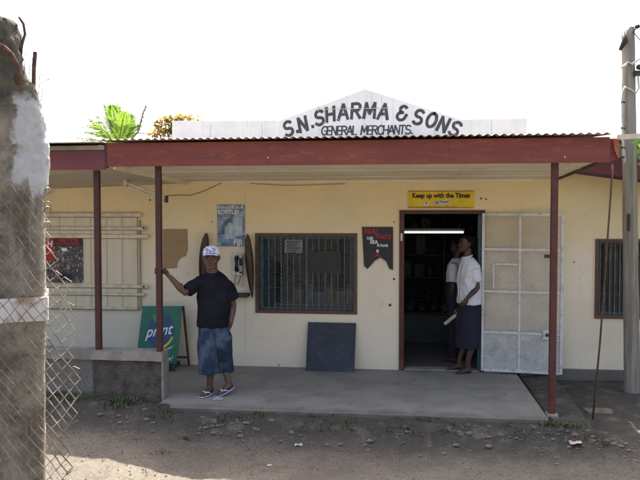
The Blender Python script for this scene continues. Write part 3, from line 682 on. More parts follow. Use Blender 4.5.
# ------------------------------------------------------------------ signs and boards on the wall
Y = W - .02
q = P(441, 199.5, W)
ys = thing('sign_board', 'yellow sign with black checked edges above the doorway', 'sign', (q.x, W, q.z))
x0, x1, z0, z1 = .07, .915, 2.125, 2.352
MB().box(x0, x1, W - .012, W - .001, z0, z1).build('panel', 'yellow_board', ys, bevel=.002)
ck = MB()
for i in range(44):
    x = x0 + .004 + i * .019
    ck.box(x, x + .0095, W - .0145, W - .0125, z0 + .003, z0 + .014)
    if i < 33: ck.box(x + .0095, x + .019, W - .0145, W - .0125, z0 + .0145, z0 + .022)
    ck.box(x, x + .0095, W - .0145, W - .0125, z1 - .014, z1 - .003)
ck.build('checked_border', 'black_ink', ys)
textmb([('Keep up with the Times', (x0 + x1) / 2, z1 - .065, .086, 0, 'CENTER', .0032, 0, .88)], W - .0145, .001).build('lettering', 'black_ink', ys)
MB().box(.275, .335, W - .0150, W - .0125, 2.155, 2.215).build('sticker', 'white_plastic', ys)
MB().prism([(.405, 2.158), (.61, 2.186), (.602, 2.243), (.397, 2.213)], W - .0150, W - .0125).build('sticker', 'white_plastic', ys)
for it_ in (('Fiji Times', .503, 2.203, .046, .135, 'CENTER', .0006, .1), ('F', .305, 2.185, .05, 0, 'CENTER', .001, 0)): textmb([it_], W - .0165, .0007).build('sticker_lettering', 'black_ink', ys)

x0, x1, z0, z1 = -2.475, -2.095, 1.615, 2.178
bp = thing('poster', 'blue drink poster with pale bottle on the wall above the payphone', 'poster', ((x0 + x1) / 2, W, z0))
MB().box(x0, x1, W - .009, W - .0065, z0, z1).build('sheet', 'poster_blue', bp)
bt = MB(); bx = x0 + .275
prof = [(.052, 0), (.062, .04), (.062, .22), (.05, .26), (.028, .30), (.024, .345), (-.024, .345), (-.028, .30), (-.05, .26), (-.062, .22), (-.062, .04), (-.052, 0)]
bt.prism([(bx + a, z0 + .14 + b) for a, b in prof], W - .0112, W - .0095)
bt.prism([(bx - .10 + a * 1.15, z0 + .10 + b * .62) for a, b in prof], W - .0118, W - .0098); bt.build('printed_bottle', 'poster_pale', bp)
pk = MB(); pk.prism([(x0, z0 + .16), (x0 + .08, z0 + .30), (x0 + .15, z0 + .38), (x0 + .22, z0 + .43), (x0 + .20, z0 + .16)], W - .0100, W - .0092); pk.build('printed_cliff', 'poster_deep', bp)
for it_ in (('PARADISE IN A', (x0 + x1) / 2 - .01, z1 - .04, .052, 0, 'CENTER', .001, 0, 1.0), ('BOTTLE', x0 + .14, z1 - .105, .082, 0, 'CENTER', .0015, 0, .9), ('FIJI', x1 - .10, z0 + .055, .10, 0, 'CENTER', .003, .1, 1.0)):
    textmb([it_], W - .0135, .0007).build('lettering', 'poster_ink', bp)

x0, x1, z0, z1 = -4.90, -4.36, 1.10, 1.725
YS = W - .034
rp = thing('poster', 'black sports team poster with red heading on the closed hatch', 'poster', ((x0 + x1) / 2, W, z0))
MB().box(x0, x1, YS - .003, YS - .0005, z0, z1).build('sheet', 'poster_crowd', rp)
MB().box(x0 + .12, x1 - .002, YS - .0055, YS - .0035, z1 - .12, z1 - .004).build('heading_band', 'black_board', rp)
for it_ in (('HIS TIME', (x0 + x1) / 2 + .06, z1 - .035, .062, 0, 'CENTER', .003, 0, 1.2), ('ON THE FIELD', (x0 + x1) / 2 + .05, z1 - .088, .055, 0, 'CENTER', .002, 0, .95)): textmb([it_], YS - .007, .0007).build('lettering', 'red_ink', rp)
MB().box(x0, x0 + .118, YS - .0055, YS - .0035, z0 + .30, z1 - .004).build('side_band', 'red_ink', rp)
textmb([('H', x0 + .06, z1 - .09, .11, 0, 'CENTER', .004, .1, 1.0)], YS - .007, .0007).build('lettering', 'white_ink', rp)
ov = MB(); ov.prism([(x0 + .27 + .045 * math.cos(t), z1 - .165 + .026 * math.sin(t)) for t in [i * math.pi / 10 for i in range(20)]], YS - .006, YS - .0035); ov.build('oval_badge', 'white_ink', rp)
bl = MB(); bl.prism([(x0 + .2, z0 + .03), (x0 + .4, z0 + .03), (x0 + .42, z0 + .09), (x0 + .36, z0 + .13), (x0 + .25, z0 + .14), (x0 + .2, z0 + .11)], YS - .0052, YS - .0035); bl.build('printed_jersey', 'denim', rp)

pts = [P(x, y, W - .02) for x, y in ((362, 227), (393, 227), (393, 270), (389.5, 269), (386, 261), (380.5, 257.5), (375, 260.5), (367.5, 269), (364, 266))]
bs_ = thing('sign_board', 'black swallow tailed board with red and white lettering beside the doorway', 'sign', ((pts[0] + pts[1]) / 2))
MB().prism([(p.x, p.z) for p in pts], W - .022, W - .006).build('panel', 'black_board', bs_, bevel=.002)
def wp(px, py): q = P(px, py, W - .025); return q.x, q.z
for it_ in (('REAL', *wp(371.5, 231.5), .092, -.04, 'CENTER', .002, 0, .92), ('TASTE', *wp(383.2, 237), .074, -.04, 'CENTER', .002, 0, .98)): textmb([it_], W - .0245, .001).build('lettering', 'red_ink', bs_)
for it_ in (('USE', *wp(370, 238.4), .05, -.03, 'CENTER', .0015, 0), ('SEA', *wp(374, 242.2), .064, -.03, 'CENTER', .002, 0), ('SUGAR', *wp(382.5, 245.6), .046, -.03, 'CENTER', .0015, 0), ('&', *wp(377.5, 251), .055, 0, 'CENTER', .002, 0)): textmb([it_], W - .0245, .001).build('lettering', 'white_ink', bs_)
rs = MB(); q = wp(377.5, 256); rs.prism([(q[0] + a, q[1] + b) for a, b in ((-.04, -.012), (-.028, .012), (-.01, .03), (.01, .03), (.03, .01), (.045, -.012), (.018, -.012), (.004, .004), (-.012, -.004))], W - .0245, W - .0225); rs.build('painted_flower', 'red_ink', bs_)

# payphone with two carved wings
q = P(236, 262, W)
ph = thing('payphone', 'wall payphone with black handset between two dark carved wings', 'payphone', (q.x, W, q.z - .4))
def wing(px_top, py_top, px_bot, py_bot, bulge, lean):
    t_, b_ = P(px_top, py_top, W - .1), P(px_bot, py_bot, W - .1)
    mb = MB(); n = 12; L = []; Rr = []
    for i in range(n + 1):
        t = i / n; x = t_.x + (b_.x - t_.x) * t; z = t_.z + (b_.z - t_.z) * t
        wdt = .004 + .045 * math.sin(math.pi * min(1, t ** .7)) ** .8
        x += bulge * math.sin(math.pi * t)
        L.append((x - wdt, z)); Rr.append((x + wdt * .8, z))
    k = n + 1
    y0, y1 = W - .20, W - .02
    ring = L + Rr[::-1]; m_ = len(ring)
    cxs = [(a[0]) for a in ring]
    mb.add([(a + lean, y0 + .10 * abs(2 * ((b - b_.z) / (t_.z - b_.z)) - 1) ** 2, b) for a, b in ring] + [(a, y1, b) for a, b in ring],
           [tuple(range(m_)), tuple(range(2 * m_ - 1, m_ - 1, -1))] + [(i, i + m_, (i + 1) % m_ + m_, (i + 1) % m_) for i in range(m_)])
    return mb
wing(246.5, 234, 251.5, 298, .012, .01).build('wing', 'timber_dark', ph, bevel=.004)
wing(205.5, 233, 203, 297, -.0, -.0).build('wing', 'timber_dark', ph, bevel=.004)
a, b = P(230.5, 254, W), P(243.5, 287, W)
MB().box(a.x, b.x, W - .012, W - .0005, b.z, a.z + .02).build('back_plate', 'shutter_paint', ph)
a, b = P(233.5, 255, W), P(243, 275, W)
MB().box(a.x, b.x, W - .06, W - .013, b.z, a.z).build('phone_body', 'white_plastic', ph, bevel=.006)
hs = MB(); q0, q1 = P(236.8, 257.5, W - .08), P(236.8, 270, W - .08)
hs.tube([(q0.x, W - .075, q0.z), (q0.x, W - .10, q0.z), (q0.x, W - .105, (q0.z + q1.z) / 2), (q0.x, W - .10, q1.z), (q0.x, W - .075, q1.z)], [.03, .028, .02, .028, .03], 10)
hs.build('handset', 'black_plastic', ph, smooth=True)
q = P(241, 262, W - .06); MB().box(q.x - .022, q.x + .022, W - .066, W - .061, q.z - .05, q.z + .05).build('keypad', 'black_plastic', ph)
q = P(241, 272.5, W - .06); MB().box(q.x - .02, q.x + .02, W - .066, W - .061, q.z - .012, q.z + .012).build('coin_tray', 'dark_metal', ph)
cdn = MB(); q = P(236, 272, W - .06); cdn.tube([(q.x, W - .06, q.z), (q.x - .02, W - .05, q.z - .10), (q.x - .015, W - .05, q.z - .17), (q.x + .03, W - .05, q.z - .16), (q.x + .06, W - .05, q.z - .06), (q.x + .07, W - .04, q.z + .02)], .006, 6); cdn.build('cord', 'cable_grey', ph, smooth=True)
a, b = P(231, 291, W), P(250, 296, W); MB().box(a.x, b.x, W - .2, W - .001, b.z, b.z + .045).build('shelf', 'slate', ph, bevel=.004)

# chalkboard
tl, tr, br, bl_ = P(308, 322, W - .03), P(356, 323, W - .03), P(354.5, 371, W - .16), P(306, 370, W - .16)
sb = thing('chalkboard', 'dark slate board with faint chalk marks leaning under the window', 'chalkboard', ((bl_ + br) / 2) * 1)
bz = .003
L = [Vector((bl_.x, W - .20, bz)), Vector((br.x, W - .20, bz)), Vector((tr.x, W - .035, tr.z)), Vector((tl.x, W - .035, tl.z))]
nrm = (L[1] - L[0]).cross(L[3] - L[0]).normalized(); nrm = nrm if nrm.y > 0 else -nrm
mb = MB(); mb.add(L + [p + nrm * .018 for p in L], [(0, 1, 2, 3), (7, 6, 5, 4), (0, 4, 5, 1), (1, 5, 6, 2), (2, 6, 7, 3), (3, 7, 4, 0)]); mb.build('panel', 'slate', sb, bevel=.003)
ex, ez = (L[1] - L[0]).normalized(), (L[3] - L[0]).normalized()
def on(u, v): return L[0] + ex * u - nrm * .0008 + ez * v
for path in ([(.06, .27), (.05, .2), (.09, .16), (.08, .1)], [(.16, .2), (.2, .27), (.25, .22), (.3, .27), (.34, .2)], [(.4, .25), (.46, .28), (.5, .22), (.44, .2), (.52, .26)], [(.52, .1), (.57, .3)]):
    MB().tube([on(*p) for p in path], .0035, 5).build('chalk_stroke', 'chalk', sb)

# green A-frame board
af = thing('a_frame_sign', 'green folding pavement sign with white lettering behind the porch post', 'sign', (P(165, 366, 8.9).x, 8.95, 0))
rl, rr = P(142.5, 306, 8.98), P(182.5, 306, 8.94)
fl_, fr2 = P(135.5, 363, 8.82), P(176.3, 364, 8.78)
L = [fl_, fr2, rr, rl]
ex = (fr2 - fl_).normalized(); ez = (rl - fl_).normalized(); nrm = ex.cross(ez).normalized(); nrm = -nrm if nrm.y > 0 else nrm   # nrm towards the road
mb = MB(); mb.add(L + [p - nrm * .012 for p in L], [(0, 1, 2, 3), (7, 6, 5, 4), (0, 4, 5, 1), (1, 5, 6, 2), (2, 6, 7, 3), (3, 7, 4, 0)]); mb.build('front_panel', 'green_board', af, bevel=.002)
Wd, Ht = (fr2 - fl_).length, (rl - fl_).length
def fa(u, v, k=.002): return fl_ + ex * u * Wd + ez * v * Ht + nrm * k
dc = MB(); n = 32; ring = [fa(.53 + .335 * math.cos(2 * math.pi * i / n) + .0, .56 + .30 * math.sin(2 * math.pi * i / n), .001) for i in range(n)]
dc.add(ring + [p + nrm * .001 for p in ring], [tuple(range(n)), tuple(range(n, 2 * n))] + [(i, (i + 1) % n, (i + 1) % n + n, i + n) for i in range(n)]); dc.build('navy_disc', 'navy_disc', af)
def strip(pts, m_, nm, k=.0035):
    mb = MB(); n = len(pts); mb.add([fa(u, v, k) for u, v in pts] + [fa(u, v, k - .001) for u, v in pts], [tuple(range(n)), tuple(range(2 * n - 1, n - 1, -1))] + [(i, i + n, (i + 1) % n + n, (i + 1) % n) for i in range(n)]); return mb.build(nm, m_, af)
arc = [(.53 + .34 * math.cos(t), .56 + .31 * math.sin(t)) for t in [R(-75 + 7 * i) for i in range(9)]]
strip(arc + [(.53 + (u - .53) * .86, .56 + (v - .56) * .86) for u, v in arc[::-1]], 'yellow_board', 'yellow_swoosh')
strip([(.26, .84), (.36, .86), (.44, .77), (.56, .70), (.5, .68), (.36, .72)], 'leaf_green_ink', 'green_leaf')
strip([(.42, .245), (.75, .235), (.88, .30), (.9, .315), (.74, .262), (.44, .265)], 'white_ink', 'white_line')
tb = textmb([('print', 0, 0, 1.0, 0, 'CENTER', .012, .25)], 0, .004)
pr = MB(); pr.add([fa(.485 + v.x * .32, .565 + v.z * .275 + v.x * .035, .0035 - v.y * .3) for v in tb.v], tb.f); pr.build('lettering', 'white_ink', af)
tb = textmb([('now!', 0, 0, 1.0, 0, 'CENTER', .006, .3)], 0, .004)
pr = MB(); pr.add([fa(.76 + v.x * .13, .09 + v.z * .13, .0035 - v.y * .3) for v in tb.v], tb.f); pr.build('lettering', 'white_ink', af)
bkl, bkr = Vector((rl.x + .05, W - .06, .0)), Vector((P(189, 364, W - .06).x, W - .06, .0))
MB().bar(rl - nrm * .025, bkl, .03, .025).build('rear_leg', 'timber_dark', af); MB().bar(rr - nrm * .025, bkr, .03, .025).build('rear_leg', 'timber_dark', af)
MB().bar(rr.lerp(bkr, .86) - nrm * .02, rl.lerp(bkl, .86) - nrm * .02, .03, .02).build('cross_bar', 'timber_dark', af)
for u in (.06, .94): MB().bar(fa(u, .02, -.02), fa(u, -.16, -.02), .035, .02).build('front_leg', 'timber_dark', af)

# ------------------------------------------------------------------ low porch wall
lw = thing('low_wall', 'low rough concrete wall with pale cap under the porch posts', 'wall', (-3.3, 7.5, -.1))
xr = POST.x + .045
def cut(mb, n):
    bm = bmesh.new(); 
    return mb
def slab(x0, x1, y0, y1, z0, z1, st, amp, sc_):
    mb = MB(); nx_, nz_ = max(1, round((x1 - x0) / st)), max(1, round((z1 - z0) / st)); ny_ = max(1, round((y1 - y0) / st))
    def face(o, u, v, nu, nv):
        k = len(mb.v)
        for j in range(nv + 1):
            for i in range(nu + 1): mb.v.append(Vector(o) + Vector(u) * i / nu + Vector(v) * j / nv)
        mb.f.extend([(k + j * (nu + 1) + i, k + j * (nu + 1) + i + 1, k + (j + 1) * (nu + 1) + i + 1, k + (j + 1) * (nu + 1) + i) for j in range(nv) for i in range(nu)])
    dx, dy, dz = (x1 - x0, 0, 0), (0, y1 - y0, 0), (0, 0, z1 - z0)
    face((x0, y0, z0), dx, dz, nx_, nz_); face((x0, y1, z0), dx, dz, nx_, nz_)
    face((x0, y0, z0), dx, dy, nx_, ny_); face((x0, y0, z1), dx, dy, nx_, ny_)
    face((x0, y0, z0), dy, dz, ny_, nz_); face((x1, y0, z0), dy, dz, ny_, nz_)
    mb.v = [p + noise.noise_vector(p * sc_) * amp + noise.noise_vector(p * sc_ * 3.1) * amp * .5 for p in mb.v]
    return mb
slab(-6.5, xr - .02, 7.42, 7.58, -.2, .425, .04, .010, 6).build('wall_body', 'low_wall_render', lw, smooth=True)
slab(-6.5, xr + .005, 7.39, 7.60, .427, .53, .04, .005, 7).build('cap', 'concrete_cap', lw, smooth=True)
MB().box(xr - .018, xr + .008, 7.40, 7.60, -.1, .424).build('end_render', 'concrete_cap', lw, bevel=.01)

# ------------------------------------------------------------------ gate pillar and chain link fence near the camera
pc = thing('gate_pillar', 'weathered concrete gate pillar with broken top behind chain link fence', 'pillar', (-1.55, 2.5, .3))
prof = [(19, 10), (24, 17), (34, 19), (60, 21), (74, 26), (86, 36), (100, 40), (120, 44), (142, 48), (160, 49), (184, 47.5), (200, 44), (240, 44.5), (298, 45.5)]
PN = Vector((.46, -.888, 0)).normalized(); PS = Vector((.888, .46, 0)).normalized(); P0_ = P(45, 250, 2.42)
def PP(px, py, d=0.0):
    """point of the pillar's front plane (d metres behind it)"""
    r = P(px, py, 1.0) - Vector((0, 0, EYE)); o = Vector((0, 0, EYE))
    t = ((P0_ - PN * d) - o).dot(PN) / r.dot(PN); return o + r * t
pb = MB(); secs = []; rows = []
for i in range(len(prof) - 1):
    (y0, x0), (y1, x1) = prof[i], prof[i + 1]; m_ = max(1, int((y1 - y0) / 3))
    rows += [(y0 + (y1 - y0) * k / m_, x0 + (x1 - x0) * k / m_) for k in range(m_)]
rows.append(prof[-1])
rows += [(298 + k * 6, 44.5) for k in range(1, 80)]
for py, px in rows:
    q = PP(px, py); hw = .26
    if q.z < .2: break
    secs.append((q - PS * hw - PN * .15, hw, .15, PS, PN))
pb.loft(secs, n=150, power=11)
def pillar_edit(me, off):
    for v in me.vertices:
        p = v.co + off; k = 1 if p.z > 2.2 else .45
        d = noise.noise_vector(p * 13) * .008 + noise.noise_vector(p * 37) * .005 + noise.noise_vector(p * 90) * .0025
        if p.z > 2.44: d += (noise.noise_vector(p * 18) * .016 + noise.noise_vector(p * 55) * .007) * min(1, (p.z - 2.44) * 8)
        v.co += d * k
pillar = pb.build('shaft', 'pillar_concrete', pc, smooth=True, edit=pillar_edit)
# keep the texture space of the shaft at ground height
pillar.data.transform(Matrix.Translation((0, 0, .3))); pillar.location = (0, 0, -.3)
a, b = PP(46.5, 297), PP(45, 320.5)
bd = slab(-.53, .004, -.012, .31, b.z, a.z, .02, .003, 20); bd.v = [Vector((a.x, a.y, 0)) + PS * p.x - PN * p.y + UPV * p.z for p in bd.v]
bd.build('band', 'limewash_rusty', pc, smooth=True)
q = lambda x, y, d=.05: PP(x, y, d)
MB().tube([q(20, 64), q(21.5, 46), q(25, 34), q(23.5, 24), q(19, 17)], [.0055, .0055, .005, .005, .0045], 7).build('rebar', 'rust', pc, smooth=True)
MB().tube([q(33.5, 88), q(34, 66), q(35.2, 52)], .0075, 7).build('rebar', 'rust', pc)
MB().tube([q(-8, 42, -.015), q(4, 47, -.028), q(12, 55, -.03), q(17.5, 66, -.025), q(19, 84, -.005)], .0085, 8).build('rebar', 'rust', pc, smooth=True)

fc = thing('chain_link_fence', 'torn rusty chain link fence in front of the concrete pillar', 'fence', (-1.5, 2.32, .3))
def lx(px, py=300): return (PP(px, py, -.05) - P0_).dot(PS)
def bnd(z):     # torn right hand edge
    tab = [(2.12, 46), (2.02, 46), (1.92, 46.5), (1.84, 56), (1.75, 68), (1.66, 76), (1.56, 71), (1.44, 78), (1.32, 74), (1.24, 62), (1.12, 58), (.3, 56)]
    for (za, xa), (zb, xb) in zip(tab, tab[1:]):
        if za >= z >= zb: return lx(xa + (xb - xa) * (za - z) / (za - zb))
    return lx(46) if z > 2 else lx(56)
fm = MB(); sx, szz = .0212, .0262; X0 = -1.1
EDGE = lx(45)
def ztop(x): return 2.125 - .16 * (x - EDGE) * 1.0
def fpos(x, zd, s_=0):
    """zd: drop below the top line; the slack net leans, sags and swings free past the pillar's edge"""
    z = 2.125 - zd
    over = max(0, x - EDGE)
    xx = x + .25 * zd * .12 + .012 * math.sin(z * 7 + x * 4) + .012 * noise.noise(Vector((x * 9, z * 7, 0)))
    zz = z - .30 * (x - EDGE) + .009 * noise.noise(Vector((x * 11, z * 9, 5))) - .10 * over
    o = Vector((P0_.x, P0_.y, 0)) + PS * xx + PN * (.028 + s_ * .003 + .008 * noise.noise(Vector((x * 6, z * 6, 3))) - over * .5)
    o.z = zz; return o
nk = int((.22 - X0) / sx)
ends = []
for k in range(nk):
    run = []
    for j in range(int(1.8 / szz)):
        x = X0 + sx * (k + ((j + k) % 2)); zd = j * szz
        p = fpos(x, zd, 1 if (j + k) % 2 else -1)
        if x < bnd(p.z) + .012 * noise.noise(Vector((k * 3.3, j * .5, 0))) + .004: run.append(p)
        else:
            if len(run) > 2: fm.tube(run, .0027 if X0 + sx * k > EDGE - .02 else .0019, 5); ends += [(run[0], run[1]), (run[-1], run[-2])]
            run = []
    if len(run) > 2: fm.tube(run, .0027 if X0 + sx * k > EDGE - .02 else .0019, 5); ends += [(run[-1], run[-2]), (run[0], run[1])]
for e0, e1 in ends:      # loose cut ends
    if (e0 - P0_).dot(PS) < EDGE - .01: continue
    d = (e0 - e1).normalized(); o_ = PS * rng.uniform(.2, 1) + PN * rng.uniform(-.4, .6) + UPV * rng.uniform(-.3, .5)
    l = rng.uniform(.012, .030)
    fm.tube([e0, e0 + d * l * .7, e0 + (d * .8 + o_ * .5) * l, e0 + (o_ * .9 - d * .2) * l * 1.1], .0023, 5)
for pyc in (192, 211, 226, 206):   # knuckled hooks at the upper edge
    c_ = PP(48.5, pyc, -.04); r = .012
    fm.tube([c_ + PS * (r * math.cos(t) - .003) + UPV * (r * math.sin(t) * 1.3) for t in [R(200 - i * 32) for i in range(9)]], .0024, 6)
fm.build('woven_wire', 'fence_wire', fc)
MB().tube([fpos(X0 + i * .09, .012, -2) for i in range(12)], .0022, 5).build('line_wire', 'fence_wire', fc)

# ------------------------------------------------------------------ utility pole at the right
pz = gz(2.7, 8.62)
pb_, pt_ = P(632.8, 393, 8.62), P(628, 28, 8.62)
up = thing('utility_pole', 'grey weathered timber utility pole at the shop corner', 'pole', (pb_.x, 8.62, pz))
pts = [Vector((pb_.x, 8.62, pz - .3)).lerp(pt_, i / 40) for i in range(41)]
um = MB(); um.tube(pts, [.091 - .019 * i / 40 for i in range(41)], 24)
def pole_edit(me, off):
    for v in me.vertices:
        p = v.co + off; d = noise.noise(Vector((p.x * 30, p.y * 30, p.z * 2))) * .005 + noise.noise(p * 7) * .004
        c_ = Vector((p.x - pb_.x, p.y - 8.62, 0)); v.co += c_.normalized() * d if c_.length > .01 else Vector()
        if p.z > 4.1 and p.x < pt_.x: v.co.z -= .10 * (pt_.x - p.x) / .07
um.build('shaft', 'pole_wood', up, smooth=True, edit=pole_edit)
def Q(x, y, d=-.09): return P(x, y, 8.62 + d)
MB().tube([Q(620, 50), Q(625, 41), Q(623, 32, -.06)], [.018, .035, .02], 8).build('burnt_scar', 'black_board', up, smooth=True)
br_ = MB(); br_.tube([Q(633, 33), Q(636, 28), Q(637, 26)], .008, 6); br_.ball(Q(637.5, 26.5), (.03, .03, .026), 7); br_.build('insulator', 'black_plastic', up)
br_ = MB(); br_.tube([Q(621, 68), Q(625, 66), Q(628, 62), Q(632, 64), Q(638, 60)], [.014, .02, .014, .016, .01], 8); br_.build('insulator', 'porcelain', up, smooth=True)
br_ = MB(); br_.ball(Q(640, 67), (.045, .04, .035), 7); br_.box(Q(634, 72).x, Q(646, 72).x, 8.5, 8.58, Q(634, 76).z, Q(634, 71).z); br_.build('bracket', 'dark_metal', up)
MB().tube([Q(638, 77), Q(639, 88), Q(636, 93), Q(630, 89), Q(625, 87), Q(622.5, 92), Q(622, 102), Q(622.6, 140), Q(624.6, 158), Q(625, 163)], .011, 6).build('service_cable', 'porcelain', up, smooth=True)
MB().tube([Q(634, 33), Q(645, 46), Q(662, 60)], .006, 5).build('overhead_wire', 'wire_black', up)
MB().tube([Q(638, 60), Q(646, 59), Q(670, 50)], .006, 5).build('overhead_wire', 'wire_black', up)
cl_ = MB()
for y in (102, 128, 147.5, 157): cl_.tube([Q(621, y), Q(625, y + .3)], .012, 6)
cl_.build('cable_clip', 'black_plastic', up)
MB().box(Q(627, 220).x, Q(630, 220).x, 8.62 - .098, 8.62 - .086, Q(627, 231).z, Q(627, 214).z).build('number_mark', 'black_board', up)

tr_ = MB(); a, b = P(617, 137.3, 7.42), P(668, 134.5, 7.42); tr_.bar(a, b, .03, .05, (0, 0, 1))
tag(tr_.build('timber_rail', 'shutter_bar', loc=a), 'thin weathered timber rail running from porch corner past the utility pole', 'timber rail')
rd = MB(); a, b = P(592.5, 415, 7.62), P(613, 164, 7.42); a.z = gz(a.x, a.y) - .05
rd.tube([a, a.lerp(b, .33) + Vector((.012, 0, 0)), a.lerp(b, .66) + Vector((.006, 0, 0)), b], [.0105, .0105, .010, .010], 8)
tag(rd.build('rusty_rod', 'rust', loc=a, smooth=True), 'thin rusty rod leaning from the dirt up to the porch corner', 'rod')

# ------------------------------------------------------------------ lamps, cables under the porch
a, b = P(125.5, 182.5, 8.6), P(166, 197.5, 8.6)
lt = thing('ceiling_lamp', 'unlit fluorescent batten lamp hanging askew under the left porch ceiling', 'lamp', a.lerp(b, .5))
MB().bar(a, b, .045, .03).build('fitting', 'shutter_bar', lt, bevel=.004)
dn = Vector((0, 0, -.045)); MB().tube([a + dn + Vector((.02, 0, 0)), b + dn], .013, 8).build('tube', 'white_plastic', lt)
eb = MB(); eb.box(a.x - .012, a.x + .02, 8.57, 8.63, a.z - .06, a.z + .03); eb.build('end_cap', 'porcelain', lt); MB().box(b.x - .01, b.x + .02, 8.57, 8.63, b.z - .065, b.z + .02).build('end_cap', 'timber_dark', lt)
MB().tube([a.lerp(b, .1), a.lerp(b, .1) + Vector((0, 0, .1))], .004, 5).build('hanger', 'wire_black', lt); MB().tube([a.lerp(b, .9), a.lerp(b, .9) + Vector((0, 0, .26))], .004, 5).build('hanger', 'wire_black', lt)
cb = MB(); cb.tube([P(x, y, W - .012) for x, y in ((166, 196), (178, 195), (190, 195.5), (204, 191), (214, 186.5), (222, 182.5))], .0045, 5)
tag(cb.build('electric_cable', 'cable_grey', smooth=True), 'thin slack cable sagging on the yellow wall above the cap wearer', 'cable')
cb = MB(); cb.tube([P(x, y, W - .026) for x, y in ((250, 183.5), (268, 184.5), (285, 185.5), (310, 185), (345, 183.8))], .0035, 5)
tag(cb.build('electric_cable', 'cable_grey', smooth=True), 'thin slack cable along the ceiling edge above the barred window', 'cable')

# ------------------------------------------------------------------ shop interior
lm = thing('strip_light', 'lit white fluorescent tube seen through the dark doorway', 'lamp', P(434, 232, 11.4))
a, b = P(404.5, 232.2, 11.4), P(463.5, 232.2, 11.4)
MB().tube([a, b], .015, 8).build('tube', 'lamp_lit', lm); MB().box(a.x - .02, b.x + .02, 11.42, 11.47, a.z + .0, a.z + .06).build('fitting', 'interior_paint', lm)
for x in (a.x + .1, b.x - .1): MB().tube([(x, 11.45, a.z + .06), (x, 11.45, 2.6)], .005, 5).build('hanger', 'wire_black', lm)
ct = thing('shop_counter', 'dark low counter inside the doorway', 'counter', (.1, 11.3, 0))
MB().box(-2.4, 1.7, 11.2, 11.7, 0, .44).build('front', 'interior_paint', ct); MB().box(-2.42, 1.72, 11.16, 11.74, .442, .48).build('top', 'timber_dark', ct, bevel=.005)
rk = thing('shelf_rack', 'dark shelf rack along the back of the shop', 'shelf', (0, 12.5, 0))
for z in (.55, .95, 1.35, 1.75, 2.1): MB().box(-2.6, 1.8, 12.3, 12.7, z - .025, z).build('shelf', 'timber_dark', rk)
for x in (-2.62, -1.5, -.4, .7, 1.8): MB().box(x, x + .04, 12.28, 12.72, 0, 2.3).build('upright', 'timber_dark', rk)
for i, c_ in enumerate(((.20, .03, .03), (.25, .2, .05), (.06, .1, .2), (.22, .21, .2), (.05, .14, .07), (.2, .1, .05))): mat('pack%d' % i, [sum(c_) * .12 + x * .22 for x in c_], [x * .2 for x in c_], scale=14, lo=.45, hi=.55, rough=.5, bump=0)
for z in (.55, .95, 1.35, 1.75):
    x = -2.5
    while x < 1.65:
        w_ = rng.uniform(.13, .24); h_ = rng.uniform(.16, .33)
        if rng.random() < .82 and not any(abs(x + w_ / 2 - u - .02) < w_ / 2 + .03 for u in (-1.5, -.4, .7)):
            mb = MB(); cx = x + w_ / 2
            if rng.random() < .4:
                r = min(w_ * .4, .07); mb.tube([(cx, 12.42, z + .002), (cx, 12.42, z + h_ * .62), (cx, 12.42, z + h_ * .75), (cx, 12.42, z + h_)], [r, r, r * .45, r * .42], 12); nm, lb = 'bottle', 'dim bottle standing on the back shelves of the shop'
            else:
                mb.box(x, x + w_ * .9, 12.33, 12.55, z + .002, z + h_); nm, lb = 'carton', 'dim carton standing on the back shelves of the shop'
            tag(mb.build(nm, 'pack%d' % rng.randrange(6), loc=(cx, 12.42, z), bevel=.004), lb, nm, nm + 's on the back shelves')
        x += w_ + .03
for i in range(9):
    x = -.25 + i * .19; mb = MB(); hh = rng.uniform(.10, .2)
    mb.loft([(Vector((x, 11.42, .482)), .085, .12), (Vector((x, 11.42, .482 + hh * .3)), .095, .13), (Vector((x, 11.42, .482 + hh * .8)), .08, .11), (Vector((x + .01, 11.42, .482 + hh)), .03, .07)], n=16)
    tag(mb.build('food_sack', 'pack%d' % rng.randrange(6), loc=(x, 11.42, .482), smooth=True, edit=rough_up(.012, 14)), 'small packed bag lying on the shop counter inside the doorway', 'bag', 'bags on the shop counter')
dl = thing('window_ledge', 'grey ledge of goods just inside the barred window', 'ledge', (-1.3, W + .3, .8))
MB().box(-1.94, -.6, W + .17, W + .42, .80, .83).build('board', 'paper_grey', dl)
for i in range(4): mat('wares%d' % i, ((.30, .16, .10), (.32, .30, .27), (.14, .18, .2), (.30, .24, .10))[i], None, scale=14, rough=.5, bump=0)
for i, (x, w_, h_) in enumerate(((-1.42, .13, .2), (-1.26, .1, .26), (-1.12, .15, .16), (-.97, .1, .24), (-.84, .12, .18), (-.71, .09, .28))):
    mb = MB(); mb.box(x - w_ / 2, x + w_ / 2, W + .22, W + .34, .832, .832 + h_)
    tag(mb.build('carton', 'wares%d' % (i % 4), loc=(x, W + .28, .832), bevel=.004), 'small carton on the ledge just inside the barred window', 'carton', 'cartons in the window')
# things hanging inside the window
a, b = P(310, 250.5, W + .06), P(341.5, 272.5, W + .06)
tag(MB().box(a.x, b.x, W + .003, W + .006, b.z, a.z).build('notice_card', 'black_board', loc=((a.x + b.x) / 2, W + .030, b.z)), 'dark blank card hung inside the right half of the barred window', 'notice')
a, b = P(285, 239.5, W + .06), P(303, 253, W + .06)
nc = tag(MB().box(a.x, b.x, W + .030, W + .032, b.z, a.z).build('notice_paper', 'paper_grey', loc=((a.x + b.x) / 2, W + .030, b.z)), 'pale printed paper hung inside the left half of the barred window', 'notice')
ln = MB()
for i in range(6):
    z = a.z - .03 - i * .028; ln.box(a.x + .03, b.x - .03 - (i % 3) * .03, W + .0275, W + .0295, z - .006, z + .006)
ln.build('printed_lines', 'slate', nc)

